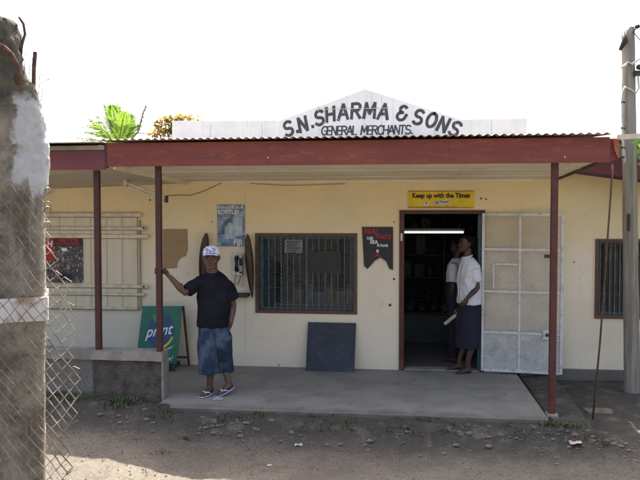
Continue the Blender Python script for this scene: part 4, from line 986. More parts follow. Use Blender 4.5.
# ------------------------------------------------------------------ stones, gravel, weeds, litter
def G(px, py):
    z = -.2
    for _ in range(6):
        r = P(px, py, 1.0) - Vector((0, 0, EYE)); t = (z - EYE) / r.z; z = gz(r.x * t, r.y * t)
    return Vector((r.x * t, r.y * t, z))
def rock(c, r, m_, lab, grp, nm='stone'):
    mb = MB(); mb.ball(c, (r * rng.uniform(.8, 1.4), r * rng.uniform(.7, 1.1), r * rng.uniform(.45, .75)), 5)
    o = Vector((rng.uniform(0, 99), 0, 0)); mb.v = [p + noise.noise_vector((p + o) * (.9 / r)) * r * .35 for p in mb.v]
    return tag(mb.build(nm, m_, loc=c), lab, 'stone', grp)
big = [(175, 411, .045, 'brown'), (240, 423, .05, 'grey'), (209, 421, .035, 'grey'), (265, 421, .05, 'grey'), (303, 424, .05, 'grey'), (281, 427, .03, 'grey'), (476, 437, .05, 'grey'), (489, 434, .05, 'grey'),
       (456, 432, .045, 'grey'), (441, 434, .035, 'grey'), (420, 425, .045, 'grey'), (507, 436, .03, 'brown'), (391, 433, .035, 'brown'), (347, 424, .04, 'brown'), (370, 429, .035, 'grey'), (327, 428, .04, 'brown'), (225, 417, .04, 'brown'), (190, 414, .045, 'brown'),
       (150, 412, .05, 'brown'), (120, 410, .045, 'grey'), (100, 407, .05, 'brown'), (535, 431, .035, 'grey'), (544, 425, .045, 'brown'), (560, 428, .03, 'grey'), (406, 421, .03, 'brown'), (360, 421, .03, 'grey'), (466, 426, .03, 'brown'), (433, 424, .03, 'brown')]
for px, py, r, c_ in big:
    c = G(px, py); c.z += r * .2
    rock(c, r * rng.uniform(.5, .85), 'stone' if c_ == 'grey' else 'stone_brown', '%s fist sized stone lying along the broken front edge of the porch' % c_, c_ + ' stones along the porch edge')
k_ = 0
while k_ < 210:
    x, y = rng.uniform(-3.0, 2.2), 7.06 - abs(rng.gauss(0, .22))
    if noise.noise(Vector((x * 1.6, y * 2.5, 5))) < rng.uniform(-.25, .35): continue
    k_ += 1; c = Vector((x, y, gz(x, y) + .001))
    rock(c, rng.choice((.009, .012, .015, .02, .026)) * rng.uniform(.8, 1.2), rng.choice(('stone', 'stone_brown', 'stone_brown')), 'small angular pebble embedded in the dirt along the porch front', 'pebbles in front of the porch', 'pebble')
gv = MB()
for i in range(9000):
    x = rng.uniform(-3.8, 2.9); y = rng.choice((rng.uniform(5.4, 7.1), rng.gauss(6.8, .18)))
    if y > 7.1 or noise.noise(Vector((x * 1.9, y * 2.6, 2))) < rng.uniform(-.5, .3): continue
    r = rng.choice((.003, .004, .005, .007, .010)) * rng.uniform(.8, 1.4); z = gz(x, y) + r * .2
    a = rng.uniform(0, 3); ca, sa = math.cos(a) * r, math.sin(a) * r; k = rng.uniform(.6, 1)
    gv.add([(x + ca, y + sa, z), (x - sa * k, y + ca * k, z), (x - ca, y - sa, z), (x + sa * k, y - ca * k, z), (x + ca * .2, y, z + r * .8)], [(0, 1, 4), (1, 2, 4), (2, 3, 4), (3, 0, 4)])
mat('gravel_stone', (.15, .13, .105), (.08, .07, .055), scale=30, lo=.4, hi=.6, rough=.95, bump=0)
tag(gv.build('gravel', 'gravel_stone'), kind='stuff')
wd = MB()
def tuft(x, y, z, n, h, spread):
    for _ in range(n):
        a = rng.uniform(0, 6.28); l = h * rng.uniform(.5, 1.1); lean = rng.uniform(.2, .9) * l; bw = rng.uniform(.003, .007)
        o = Vector((x + rng.gauss(0, spread), y + rng.gauss(0, spread), z)); d = Vector((math.cos(a), math.sin(a), 0)); s_ = Vector((-d.y, d.x, 0)) * bw
        m_ = o + d * lean * .4 + Vector((0, 0, l * .6)); t_ = o + d * lean + Vector((0, 0, l * .8))
        wd.add([o - s_, o + s_, m_ + s_ * 1.2, m_ - s_ * 1.2, t_], [(0, 1, 2, 3), (3, 2, 4)])
for i in range(300):
    x = rng.uniform(-4.2, 2.0)
    if noise.noise(Vector((x * 2.1, 3, 0))) < -.12 and x > -2.7: continue
    y = rng.uniform(6.9, 7.14) if x > -2.6 else rng.uniform(7.1, 7.4); tuft(x, y, gz(x, y) - .005, rng.randrange(3, 9), rng.uniform(.025, .06), .03)
for (px, py, n, h, sp) in ((538, 421, 60, .07, .05), (547, 424, 50, .07, .05), (562, 426, 40, .05, .05), (575, 427, 30, .04, .05), (150, 418, 60, .06, .06), (128, 408, 80, .08, .07), (112, 405, 50, .07, .06), (185, 424, 20, .04, .03), (605, 382, 110, .11, .06), (612, 386, 50, .06, .06), (592, 388, 50, .06, .1), (630, 388, 40, .05, .08), (135, 440, 25, .03, .06), (158, 452, 20, .03, .05)):
    c = G(px, py); tuft(c.x, c.y, c.z - .005, n, h, sp)
tag(wd.build('weeds', 'weed'), kind='stuff')
def crumple(px, py, sx, sy, h, m_, floor=None):
    c = G(px, py) if floor is None else P(px, py, floor); c.z = c.z if floor is None else 0
    mb = MB(); n = 7
    for j in range(n):
        for i in range(n):
            u, v = i / (n - 1) - .5, j / (n - 1) - .5; q = Vector((c.x + u * sx, c.y + v * sy, c.z))
            q += noise.noise_vector(q * 40) * sx * .14; q.z = c.z + .004 + h * abs(noise.noise(q * 55 + Vector((3, 0, 0)))); mb.v.append(q)
    mb.f = [(j * n + i, j * n + i + 1, (j + 1) * n + i + 1, (j + 1) * n + i) for j in range(n - 1) for i in range(n - 1)]
    return mb, c
mb, c = crumple(575, 433.5, .12, .12, .05, ''); tag(mb.build('crumpled_wrapper', 'litter_pink', loc=c), 'crumpled pink wrapper on the dirt near the rusty rod', 'litter')
mb, c = crumple(218, 400.5, .12, .10, .008, '', 7.5); tag(mb.build('flattened_paper', 'litter_white', loc=c), 'flattened pale paper on the porch floor by the sandals', 'litter')
mb, c = crumple(298.5, 427.5, .07, .06, .03, ''); tag(mb.build('paper_scrap', 'litter_white', loc=c), 'white paper scrap among the stones below the porch middle', 'litter')
mb, c = crumple(269.5, 466, .04, .04, .02, ''); tag(mb.build('paper_scrap', 'litter_white', loc=c), 'tiny white paper scrap alone on the open dirt road', 'litter')
sk = MB(); a = G(611, 378); b = G(616, 386); sk.tube([a + Vector((0, 0, .02)), b + Vector((0, 0, .03))], .012, 7); tag(sk.build('stick', 'dry_stick', loc=a), 'short pale stick lying in the dirt beside the utility pole', 'stick')
a, b = G(585, 411), G(612, 411)
cf = slab(a.x, b.x, a.y - .1, a.y + .1, a.z - .06, a.z + .012, .05, .012, 6); tag(cf.build('concrete_fragment', 'stone_brown', loc=a, smooth=True), 'flat concrete fragment half buried in the dirt by the rod', 'rubble')

# ------------------------------------------------------------------ vegetation behind the roof and at the right
def frond(mb, base, mid, tip, n, leaf, wid, droop):
    pts = [base.lerp(mid, t).lerp(mid.lerp(tip, t), t) for t in [i / n for i in range(n + 1)]]
    mb.tube(pts, [.018 * (1 - .8 * i / n) for i in range(n + 1)], 5)
    for i in range(2, n + 1):
        d = (pts[i] - pts[i - 1]).normalized(); s_, u_ = basis(d); k = math.sin(math.pi * (.15 + .8 * i / n)) * leaf
        for sg in (-1, 1):
            o = pts[i]; dr = (d * .75 + s_ * sg * .75 + Vector((0, 0, rng.uniform(-droop, .15)))).normalized(); e = o + dr * k * rng.uniform(.8, 1.1); e.z -= droop * .1 * k
            pw_ = d * wid; m_ = o.lerp(e, .45) + Vector((0, 0, .03 * k))
            mb.add([o, m_ - pw_, e, m_ + pw_], [(0, 1, 2, 3)])
YT = 15.5
T = lambda x, y, d=0: P(x, y, YT + d)
c0 = T(119, 152)
pt = thing('palm_tree', 'young green palm showing its fronds above the left roof', 'palm tree', (c0.x, YT, -.25))
tk = MB(); tk.tube([(c0.x, YT, -.3), (c0.x + .05, YT, 1.2), (c0.x, YT, c0.z)], [.16, .12, .10], 12); tk.build('trunk', 'palm_trunk', pt, smooth=True)
pf = MB()
for (mx_, my, tx, ty, d) in ((104, 118, 82, 127, 0), (103, 126, 84, 133, .3), (112, 122, 104, 105, 0), (116, 118, 112, 106, -.3), (121, 120, 119, 108, .2), (126, 124, 130, 115, -.2), (132, 130, 140, 126, 0), (98, 136, 72, 137, .2), (140, 140, 160, 142, .3), (118, 125, 108, 110, .5), (120, 128, 125, 112, -.5), (110, 124, 96, 112, .4), (116, 126, 116, 104, .7), (124, 130, 134, 120, .4), (108, 130, 90, 119, -.4), (117, 120, 110, 109, .1), (119, 122, 122, 112, .4)):
    frond(pf, c0, T(mx_, my, d), T(tx, ty, d * 1.6), 34, .34, .026, .5 if tx < 100 else .1)
pf.build('crown', 'palm_leaf', pt)
sp_ = MB(); sp_.tube([c0, T(138, 132), T(141.5, 119), T(146, 105)], [.03, .022, .018, .012], 6)
for i in range(16):
    t = i / 15; o = T(138, 132).lerp(T(145.5, 107), t); sp_.ball(o + Vector((rng.uniform(-.03, .03), 0, rng.uniform(-.03, .03))), rng.uniform(.012, .028), 4)
sp_.build('dry_stalk', 'dry_stick', pt)
MB().tube([c0, T(121, 135), T(130, 132.5), T(150, 134), T(182, 139)], [.016, .014, .012, .01, .006], 6).build('dry_frond', 'dry_stick', pt, smooth=True)
def leaf_cloud(mb, c, rad, n, size, flat=.8):
    for _ in range(n):
        d = Vector((rng.gauss(0, 1), rng.gauss(0, 1), rng.gauss(0, 1))); d = d.normalized() * rng.random() ** .45 * rad; d.z *= flat
        o = c + d; u = Vector((rng.gauss(0, 1), rng.gauss(0, 1), rng.gauss(0, .6))).normalized(); s_, q = basis(u); l = size * rng.uniform(.6, 1.3)
        k = rng.uniform(-1, 1); w_ = (s_ * math.cos(k) + q * math.sin(k)) * l * .32
        mb.add([o, o + u * l * .5 + w_, o + u * l, o + u * l * .5 - w_], [(0, 1, 2, 3)])
def tree(nm, lab, cat, base, crown_pts, bark, leaf, lsize, ln, trunk_r, group=None):
    t = thing(nm, lab, cat, base, group); b_ = Vector(base); cc = sum((c for c, r in crown_pts), Vector()) / len(crown_pts)
    mb = MB(); fork = b_.lerp(cc, .55); mb.tube([b_ - Vector((0, 0, .2)), b_.lerp(fork, .5) + Vector((.06, 0, 0)), fork], [trunk_r * 1.3, trunk_r, trunk_r * .8], 10)
    for c, r in crown_pts: mb.tube([fork, fork.lerp(c, .5) + Vector((rng.uniform(-.1, .1), rng.uniform(-.1, .1), .1)), c], [trunk_r * .55, trunk_r * .3, .008], 6)
    mb.build('trunk', bark, t, smooth=True)
    lm_ = MB()
    for c, r in crown_pts: leaf_cloud(lm_, c, r, int(ln * r * r), lsize)
    lm_.build('crown', leaf, t); return t
T2 = lambda x, y, d=0: P(x, y, 15 + d)
tree('flowering_tree', 'small tree with orange leaves rising behind the sign end', 'tree', (T2(178, 130).x, 15.2, -.25),
     [(T2(x, y, d), r) for x, y, r, d in ((158, 126, .12, 0), (164, 120, .13, .1), (172, 121, .16, .3), (180, 120, .16, 0), (188, 120, .16, .2), (162, 131, .16, .2), (172, 130, .2, .4), (184, 130, .22, .3), (198, 119.5, .07, 0), (200, 128, .15, .5), (154, 134, .12, .2))], 'bark', 'leaf_orange', .085, 5200, .07)
T3 = lambda x, y, d=0: P(x, y, 20 + d)
tree('sparse_tree', 'thin sparse tree seen against the sky beside the broken pillar top', 'tree', (T3(26, 120).x, 20, -.25),
     [(T3(x, y, d), r) for x, y, r, d in ((24, 52, .14, 0), (30, 60, .12, .2), (40, 74, .14, 0), (44, 83, .12, .3), (36, 66, .1, .1), (20, 64, .2, .4), (28, 82, .3, .3), (16, 95, .4, .2), (30, 104, .3, 0))], 'bark', 'leaf_bright', .10, 420, .05)
T4 = lambda x, y, d=0: P(x, y, 7.75 + d)
rt = tree('broadleaf_tree', 'leafy green tree branches reaching in beside the utility pole', 'tree', (3.45, 7.9, gz(3.45, 7.9)),
     [(T4(x, y, d), r) for x, y, r, d in ((672, 150, .22, 0), (690, 120, .3, .1), (665, 190, .18, .1), (700, 190, .35, .2), (730, 140, .4, 0))], 'bark', 'leaf_bright', .13, 800, .06)
sb_ = MB()
def bigleaf(a, b, w_):
    d = b - a; s_ = d.cross(Vector((0, -1, .5))).normalized() * w_
    mid = a.lerp(b, .4) + Vector((0, -.015, .015)); q = a.lerp(b, .75) + Vector((0, -.01, .0))
    sb_.add([a, mid + s_, mid, mid - s_, q + s_ * .75, q, q - s_ * .75, b], [(0, 1, 2), (0, 2, 3), (1, 4, 5, 2), (2, 5, 6, 3), (4, 7, 5), (5, 7, 6)])
for a, b, w_ in (((647, 141), (631, 143), .035), ((642, 150), (637, 140), .03), ((646, 152), (634, 152), .03), ((648, 160), (637, 158), .032), ((648, 168), (637, 163), .03), ((650, 150), (640, 168), .03), ((652, 140), (641, 133), .03)):
    bigleaf(T4(*a), T4(*b, -.03), w_)
sb_.tube([T4(672, 150), T4(655, 152), T4(645, 150), T4(634, 152)], [.008, .006, .004, .002], 5); sb_.tube([T4(655, 152), T4(646, 160), T4(632, 156, -.02)], [.005, .003, .002], 5)
sb_.build('leafy_spray', 'leaf_bright', rt)

# ------------------------------------------------------------------ people
UP = Vector((0, 0, 1))
def head(mb, C, fwd, k=1.0):
    """skull, face and ears about the point C (middle of the head at eye height); returns a local-to-world function"""
    f = fwd.normalized(); sd = f.cross(UP).normalized(); up = sd.cross(f)
    L = lambda x, y, z: C + sd * x * k + f * y * k + up * z * k
    rows = ((-.116, .018, .080, -.052), (-.108, .034, .089, -.035), (-.09, .047, .090, -.01), (-.068, .057, .089, .04), (-.04, .064, .087, .075), (-.01, .069, .083, .09), (.02, .072, .085, .097), (.05, .072, .084, .098), (.078, .064, .070, .088), (.098, .048, .046, .066), (.110, .026, .02, .038))
    mb.loft([(L(0, (a - b) / 2, h), w_ * 1.10 * k, (a + b) / 2 * k, sd, f) for h, w_, a, b in rows], n=26, power=2.15)
    mb.tube([L(0, .082, .004), L(0, .096, -.018), L(0, .103, -.034)], [.008 * k, .010 * k, .013 * k], 10, True)       # nose
    for sx_ in (-1, 1):
        mb.tube([L(sx_ * .010, .088, -.038), L(sx_ * .016, .086, -.040)], .0095 * k, 8, True)
        mb.tube([L(sx_ * .012, .084, .020), L(sx_ * .035, .080, .022), L(sx_ * .052, .068, .016)], .010 * k, 8, True)  # brow ridge
        mb.ball(L(sx_ * .041, .060, -.036), .031 * k, 8)                                                                # cheek
        mb.tube([L(sx_ * .076, -.010, .016), L(sx_ * .085, -.018, .008), L(sx_ * .083, -.014, -.014), L(sx_ * .075, -.004, -.030)], [.010 * k, .012 * k, .011 * k, .008 * k], 8, True)   # ear
    mb.tube([L(-.022, .084, -.066), L(0, .092, -.064), L(.022, .084, -.066)], .0085 * k, 8, True)
    mb.tube([L(-.018, .083, -.078), L(0, .090, -.078), L(.018, .083, -.078)], .0085 * k, 8, True)
    mb.ball(L(0, .076, -.102), .018 * k, 7)
    return L, sd, f, up
def face_parts(L, k, body, lip='lip', smile=False):
    for sx_ in (-1, 1):
        mb = MB(); mb.ball(L(sx_ * .033, .0755, .001), (.0115 * k, .0115 * k, .0075 * k), 7); ey = mb.build('eye', 'eye_white', body, smooth=True)
        mb = MB(); mb.ball(L(sx_ * .033, .0822, .001), (.0062 * k,) * 3, 6); mb.build('iris', 'eye_dark', ey, smooth=True)
        MB().tube([L(sx_ * .014, .0905, .022), L(sx_ * .034, .089, .027), L(sx_ * .052, .076, .021)], [.003 * k, .0036 * k, .002 * k], 6).build('eyebrow', 'hair', body)
        MB().tube([L(sx_ * .019, .0865, .009), L(sx_ * .031, .0895, .0115), L(sx_ * .044, .082, .007)], .0022 * k, 5).build('eyelid', 'hair', body)
    lp = MB(); lp.tube([L(-.026, .083, -.068), L(-.010, .097, -.066), L(.010, .097, -.066), L(.026, .083, -.068)], [.002 * k, .005 * k, .005 * k, .002 * k], 7)
    lp.tube([L(-.024, .083, -.073), L(-.009, .095, -.078), L(.009, .095, -.078), L(.024, .083, -.073)], [.002 * k, .0055 * k, .0055 * k, .002 * k], 7)
    lp.build('lips', lip, body, smooth=True)
    if smile: MB().tube([L(-.017, .0935, -.0705), L(0, .0995, -.072), L(.017, .0935, -.0705)], .0022 * k, 6).build('teeth', 'teeth', body)
def foot(mb, heel, toe, w_=.046):
    d = toe - heel; L_ = d.length; d.normalize(); sd = d.cross(UP).normalized(); up = sd.cross(d)
    A = lambda t, s_, h: heel + d * L_ * t + sd * s_ + up * h
    mb.loft([(A(-.02, 0, .028), .018, .018, sd, up), (A(.04, 0, .032), .030, .030, sd, up), (A(.2, 0, .040), .034, .040, sd, up), (A(.42, 0, .036), .036, .034, sd, up), (A(.62, 0, .024), w_ * .92, .022, sd, up), (A(.76, 0, .017), w_, .016, sd, up), (A(.84, 0, .013), w_ * .9, .011, sd, up)], n=18)
    for i, (s_, l, r) in enumerate(((-.033, .19, .0125), (-.013, .18, .0095), (.004, .165, .009), (.020, .14, .0085), (.034, .11, .008))):
        mb.tube([A(.76, s_, r + .003), A(.80 + l * .4, s_, r + .005), A(.80 + l, s_, r)], [r, r, r * .9], 8, True)
    return A, d, sd, up
def hand(mb, wr, d, pn, k=1.0, curl=.5, thumb=1):
    """palm and five bent fingers; d points along the fingers, pn out of the palm, thumb = side it leaves from"""
    d = d.normalized(); pn = (pn - d * pn.dot(d)).normalized(); s_ = d.cross(pn).normalized() * thumb
    A = lambda a, b, c: wr + (d * a + s_ * b + pn * c) * k
    mb.loft([(A(-.01, 0, 0), .026 * k, .019 * k, s_, pn), (A(.02, 0, 0), .032 * k, .017 * k, s_, pn), (A(.055, 0, 0), .039 * k, .015 * k, s_, pn), (A(.085, 0, .002), .038 * k, .013 * k, s_, pn)], n=16)
    for o, l, r in ((.029, .070, .0088), (.010, .078, .0092), (-.010, .073, .0088), (-.028, .058, .0078)):
        p0 = A(.082, o, 0); c_ = curl; pts = [A(.07, o * .95, 0), p0]; ang = .15
        for seg, f_ in ((.45, .9), (.32, 1.2), (.26, .8)):
            ang += c_ * f_; pts.append(pts[-1] + (d * math.cos(ang) + pn * math.sin(ang) + s_ * o * 1.2) * l * seg * k)
        mb.tube(pts, [r * k, r * k, r * .95 * k, r * .88 * k, r * .75 * k], 8, True)
    mb.tube([A(.018, .026, .004), A(.045, .048, .014), A(.068, .054, .024), A(.088, .050, .034)], [.014 * k, .0115 * k, .010 * k, .008 * k], 8, True)
def folds(amp, freq, dirs):
    """sharp creases running along given directions of the cloth"""
    def f(me):
        nn = [Vector(v.normal) for v in me.vertices]
        for v, nv in zip(me.vertices, nn):
            t = 0
            for k, (ax, az, w_, off) in enumerate(dirs):
                u = (v.co.x * math.cos(ax) + v.co.z * math.sin(ax)); l = (-v.co.x * math.sin(ax) + v.co.z * math.cos(ax))
                n_ = noise.noise(Vector((u * freq, v.co.y * freq * .6 + off, l * freq * az)))
                m_ = max(0, min(1, .5 + 1.6 * noise.noise(Vector((v.co.x * 4 + off, v.co.y * 4, v.co.z * 4)))))
                t += ((1 - abs(n_) * 2.2) - .45) * w_ * m_
            v.co += nv * t * amp
    return f
def both(*fs):
    def f(me):
        for q in fs: q(me)
    return f
def wrinkle(amp, sc_, amp2=.0, sc2=1, stretch=(1, 1, 1)):
    def f(me):
        nn = [Vector(v.normal) for v in me.vertices]
        for v, nv in zip(me.vertices, nn):
            p = Vector((v.co.x * stretch[0], v.co.y * stretch[1], v.co.z * stretch[2]))
            v.co += nv * (noise.noise(p * sc_) * amp + (noise.noise(p * sc2 + Vector((7, 1, 2))) * amp2 if amp2 else 0))
    return f
def place(me, name, m_, parent, edit=None):
    if edit: edit(me)
    me.transform(Matrix.Translation(-world(parent)))
    return link(name, me, m_, parent, smooth=True)

# ---- man leaning on the porch post
M = lambda x, y, d=0: P(x, y, 7.70 + d)
K = 88.5
man = thing('person', 'person in black t-shirt, white cap and denim shorts holding the porch post', 'person', (M(214, 394).x, 7.70, 0))
cdir = Vector((0, 0, EYE)) - M(211, 258); cdir.z = .05; cdir.normalize()
mb = MB()
HC = M(211.3, 257.6, -.03)
HK = 1.08
Lh, hs_, hf, hu = head(mb, HC, cdir + Vector((-.10, 0, 0)), HK)
mb.tube([Lh(0, -.025, -.06), M(212, 270, .0), M(213, 277, .02)], [.062, .062, .075], 14)
S_ = lambda x, y, w_, d_, dy=.02: (M(x, y, dy), w_ / K, d_)
mb.loft([S_(213, 274.5, 6, .05), S_(213.3, 277.5, 12, .075), S_(213.5, 283, 14.5, .095), S_(213.8, 293, 14.2, .105), S_(214, 305, 12.6, .098), S_(214, 316, 12.2, .095), S_(214.5, 328, 13.4, .10), S_(214.8, 338, 13, .095), S_(215, 344, 10, .07)], n=26, power=2.3)
sh_r, el_r = M(200.5, 280.5), M(184.8, 292.8, -.19)
gp = Vector((POST.x, POST.y, P(160, 271.5, 7.45).z))
wr_r = gp + Vector((.105, .035, -.055))
mb.tube([M(208, 285), sh_r + Vector((.015, 0, -.02)), sh_r.lerp(el_r, .5), el_r, el_r.lerp(wr_r, .3), el_r.lerp(wr_r, .75), wr_r], [.04, .045, .045, .039, .042, .030, .025], 14, True)
# gripping hand: palm on the inner rear side of the post, four fingers round the back to the far side, thumb in front
pr_ = .043
def ring(a, dz, r=pr_): return gp + Vector((math.cos(a) * r, math.sin(a) * r, dz))
pal = [wr_r, gp + Vector((.075, .035, -.025)), gp + Vector((.050, .034, .0))]
mb.loft([(wr_r, .024, .019, Vector((0, .5, .85)).normalized(), Vector((.3, -.8, .4)).normalized()), (gp + Vector((.080, .040, -.03)), .034, .017, Vector((.3, .2, .93)).normalized(), Vector((.5, -.85, 0)).normalized()), (gp + Vector((.052, .044, .0)), .040, .015, UP, Vector((.75, -.65, 0)).normalized()), (gp + Vector((.034, .048, .004)), .038, .012, UP, Vector((.8, -.6, 0)).normalized())], n=16)
for i, (dz, r, ex_) in enumerate(((.032, .0088, 1.0), (.012, .0092, 1.08), (-.008, .0088, 1.0), (-.027, .0078, .85))):
    an = [R(50), R(85), R(120), R(120 + 45 * ex_), R(120 + 85 * ex_), R(120 + 115 * ex_)]
    rr_ = [.05, .047, .047, .047, .046, .045]
    mb.tube([ring(a, dz + .002 * i, q) for a, q in zip(an, rr_)], [r, r, r, r * .97, r * .9, r * .75], 8, True)
mb.tube([gp + Vector((.070, .020, .006)), ring(R(0), .022, .052), ring(R(-38), .034, .047), ring(R(-72), .040, .044)], [.0135, .012, .0105, .008], 8, True)
sh_l, el_l, wr_l = M(228.3, 281), M(233.2, 305, .09), M(231, 322, .0)
mb.tube([M(220, 286), M(226.3, 285), sh_l.lerp(el_l, .5), el_l, el_l.lerp(wr_l, .35), wr_l], [.04, .045, .044, .038, .041, .027], 14, True)
hand(mb, wr_l + Vector((0, 0, -.012)), Vector((-.62, .12, -1)), Vector((-.6, .75, 0)), .92, .3, -1)
# legs
hipA, kneeA, ankA = M(207.8, 334, .01), M(210.3, 356, -.075), Vector((M(210.0, 389).x, 7.69, .085))
hipB, kneeB, ankB = M(221.5, 334, .02), M(221.6, 356, .06), Vector((M(228.2, 383).x, 7.72, .135))
for h_, k_, a_ in ((hipA, kneeA, ankA), (hipB, kneeB, ankB)):
    cal = k_.lerp(a_, .3) + Vector((0, .025, 0))
    mb.tube([h_, h_.lerp(k_, .5), k_, cal, k_.lerp(a_, .7) + Vector((0, .008, 0)), a_], [.068, .058, .048, .055, .040, .034], 16, True)
heA, toA = Vector((ankA.x + .012, 7.735, .018)), Vector((ankA.x - .045, 7.515, .018))
heB, toB = Vector((ankB.x + .035, 7.765, .075)), Vector((ankB.x - .095, 7.585, .016))
fA = foot(mb, heA, toA); fB = foot(mb, heB, toB)
mb.tube([ankA + Vector((0, 0, .02)), Vector((ankA.x, ankA.y, .05))], .034, 10, True); mb.tube([ankB + Vector((0, 0, .02)), fB[0](.16, 0, .04)], .034, 10, True)
body = place(remesh(mb, 'body', .0045, 4), 'body', 'skin_man', man)
face_parts(Lh, HK, body)
# hair below the cap
hb = MB(); hb.loft([(Lh(0, -.012, h), w_ * 1.1 * HK, d_ * HK, hs_, hf) for h, w_, d_ in ((-.045, .058, .07), (-.03, .068, .082), (.0, .0735, .089), (.03, .076, .092), (.05, .075, .09))], n=26)
hb.v = [p if (p - HC).dot(hf) < .012 else p - hf * min(.06, ((p - HC).dot(hf) - .012) * 1.2) for p in hb.v]
hb.build('hair', 'hair', body, smooth=True)
# cap
cp = MB(); rows = [(.030, 1.0), (.05, 1.01), (.075, .97), (.098, .84), (.115, .6), (.124, .32), (.127, .08)]
cp.loft([(Lh(0, -.006, h), .088 * q * HK, .099 * q * HK, hs_, hf) for h, q in rows], n=30)
cap_ = cp.build('cap', 'cap_cloth', body, smooth=True)
vz = MB(); n = 14
for lay in (0, -.0035):
    for i in range(n + 1):
        a = math.pi * (i / n) ; x = .079 * math.cos(a); e = math.sin(a)
        vz.v.append(Lh(x, .060 + .028 * e, .036 + lay)); vz.v.append(Lh(x * .92, .070 + .082 * e ** .7, .030 + .012 * e - .010 * abs(math.cos(a)) ** 2 + lay))
m_ = 2 * (n + 1)
vz.f = [(2 * i, 2 * i + 1, 2 * i + 3, 2 * i + 2) for i in range(n)] + [(m_ + 2 * i + 2, m_ + 2 * i + 3, m_ + 2 * i + 1, m_ + 2 * i) for i in range(n)] + [(2 * i + 1, m_ + 2 * i + 1, m_ + 2 * i + 3, 2 * i + 3) for i in range(n)]
vz.build('cap_visor', 'cap_cloth', cap_, smooth=True)
em = MB()
def oncap(u, v): # u sideways in metres, v height above the band
    h = .042 + v; q = 1.01 - max(0, (h - .05)) ** 2 * 55
    x = u; return Lh(x, -.006 + .1005 * q * math.sqrt(max(.05, 1 - (x / (.0885 * q)) ** 2)), h)
for path in ([(-.042, .010), (-.030, .042), (-.018, .018), (-.006, .044), (.002, .014)], [(.010, .012), (.016, .044), (.036, .040), (.030, .026), (.040, .012)], [(-.048, .006), (-.01, .004), (.044, .006)], [(-.05, .03), (-.044, .05), (-.02, .058)], [(.046, .034), (.05, .046), (.03, .056)]):
    em.tube([oncap(*p) for p in path], .0042, 6)
em.build('cap_emblem', 'blue_thread', cap_)
# t-shirt
mb = MB(); S_ = lambda x, y, w_, d_, dy=.02: (M(x, y, dy), w_ / K, d_)
mb.loft([S_(212.5, 271.8, 6.4, .070), S_(213, 275.2, 11.3, .088), S_(213.3, 279, 15.5, .105), S_(213.5, 286, 16.8, .122), S_(213.6, 296, 16.9, .13), S_(213.6, 308, 16.4, .132), S_(213.7, 318, 16.4, .134), S_(213.8, 325.5, 16.8, .136), S_(213.8, 326.3, 16.3, .130)], n=30, power=2.35)
slv = sh_r.lerp(el_r, .86)
mb.tube([M(208, 284), sh_r + Vector((.012, 0, -.008)), sh_r.lerp(el_r, .5), slv], [.060, .070, .073, .074], 18)
slv2 = sh_l.lerp(el_l, .72)
mb.tube([M(219, 287), sh_l.lerp(el_l, .02) + Vector((-.030, 0, -.02)), sh_l.lerp(el_l, .22) + Vector((-.012, 0, 0)), sh_l.lerp(el_l, .5), slv2], [.05, .066, .072, .072, .070], 18)
def tee(me):
    wrinkle(.005, 9)(me); folds(.013, 9, ((.5, .3, 1, 0), (-.6, .3, 1, 5), (1.4, .25, .6, 9)))(me)
place(remesh(mb, 't_shirt', .0065, 3), 't_shirt', 'black_cotton', man, tee)
cl_ = MB(); n = 24; 
cl_.tube([M(212.4, 271.7, .015) + Vector((.070 * math.cos(2 * math.pi * i / n), .068 * math.sin(2 * math.pi * i / n), .020 * math.sin(2 * math.pi * i / n))) for i in range(n + 1)], .0065, 7)
cl_.build('neck_band', 'black_cotton', man, smooth=True)
# denim shorts
mb = MB()
mb.loft([S_(214.2, 321, 14.2, .118), S_(214.3, 328, 15.6, .125), S_(214.8, 338, 16.6, .128), S_(215.2, 345, 16.6, .12), S_(215.3, 349, 14, .09)], n=28, power=2.3)
for pts in (((207, 338, 9, .115, -.02), (207.8, 350, 9.8, .092, -.06), (208.9, 362, 10.1, .080, -.095), (209.3, 372.8, 10.4, .076, -.09), (209.3, 373.5, 10, .072, -.09)), ((222.6, 338, 8.8, .115, .01), (223.2, 350, 9.2, .09, .04), (224.0, 362, 9.6, .080, .08), (224.6, 371.0, 9.8, .078, .085), (224.6, 371.7, 9.4, .074, .085))):
    mb.loft([(M(x, y, dy), w_ / K, d_) for x, y, w_, d_, dy in pts], n=24, power=2.2)
def den(me):
    wrinkle(.005, 8)(me); folds(.014, 8, ((.15, .3, 1, 2), (-.5, .35, .9, 7), (1.45, .3, .5, 4)))(me)
shorts = place(remesh(mb, 'denim_shorts', .006, 3), 'denim_shorts', 'denim', man, den)
def hemline(y, w_, cx, dy):
    n = 28; c_ = M(cx, y, dy); return [c_ + Vector((w_ / K * math.cos(2 * math.pi * i / n), .108 * math.sin(2 * math.pi * i / n), 0)) for i in range(n + 1)]
MB().tube([M(214.6, 327, -.107), M(214.9, 334, -.118), M(215.1, 342, -.108)], .004, 6).build('fly_seam', 'navy_cotton', shorts)
MB().tube([M(226.5, 328, -.10), M(229.5, 333, -.05), M(230.8, 336, .0)], .0045, 6).build('pocket_seam', 'navy_cotton', shorts)
for cx, y_, hw, dp, dy in ((209.3, 371.0, 10.5, .080, -.09), (224.6, 369.2, 9.9, .082, .085)):
    MB().tube([M(cx, y_, dy) + Vector((hw / K * math.cos(t), dp * math.sin(t), 0)) for t in [i * math.pi / 14 for i in range(29)]], .0035, 5).build('hem_seam', 'denim', shorts)
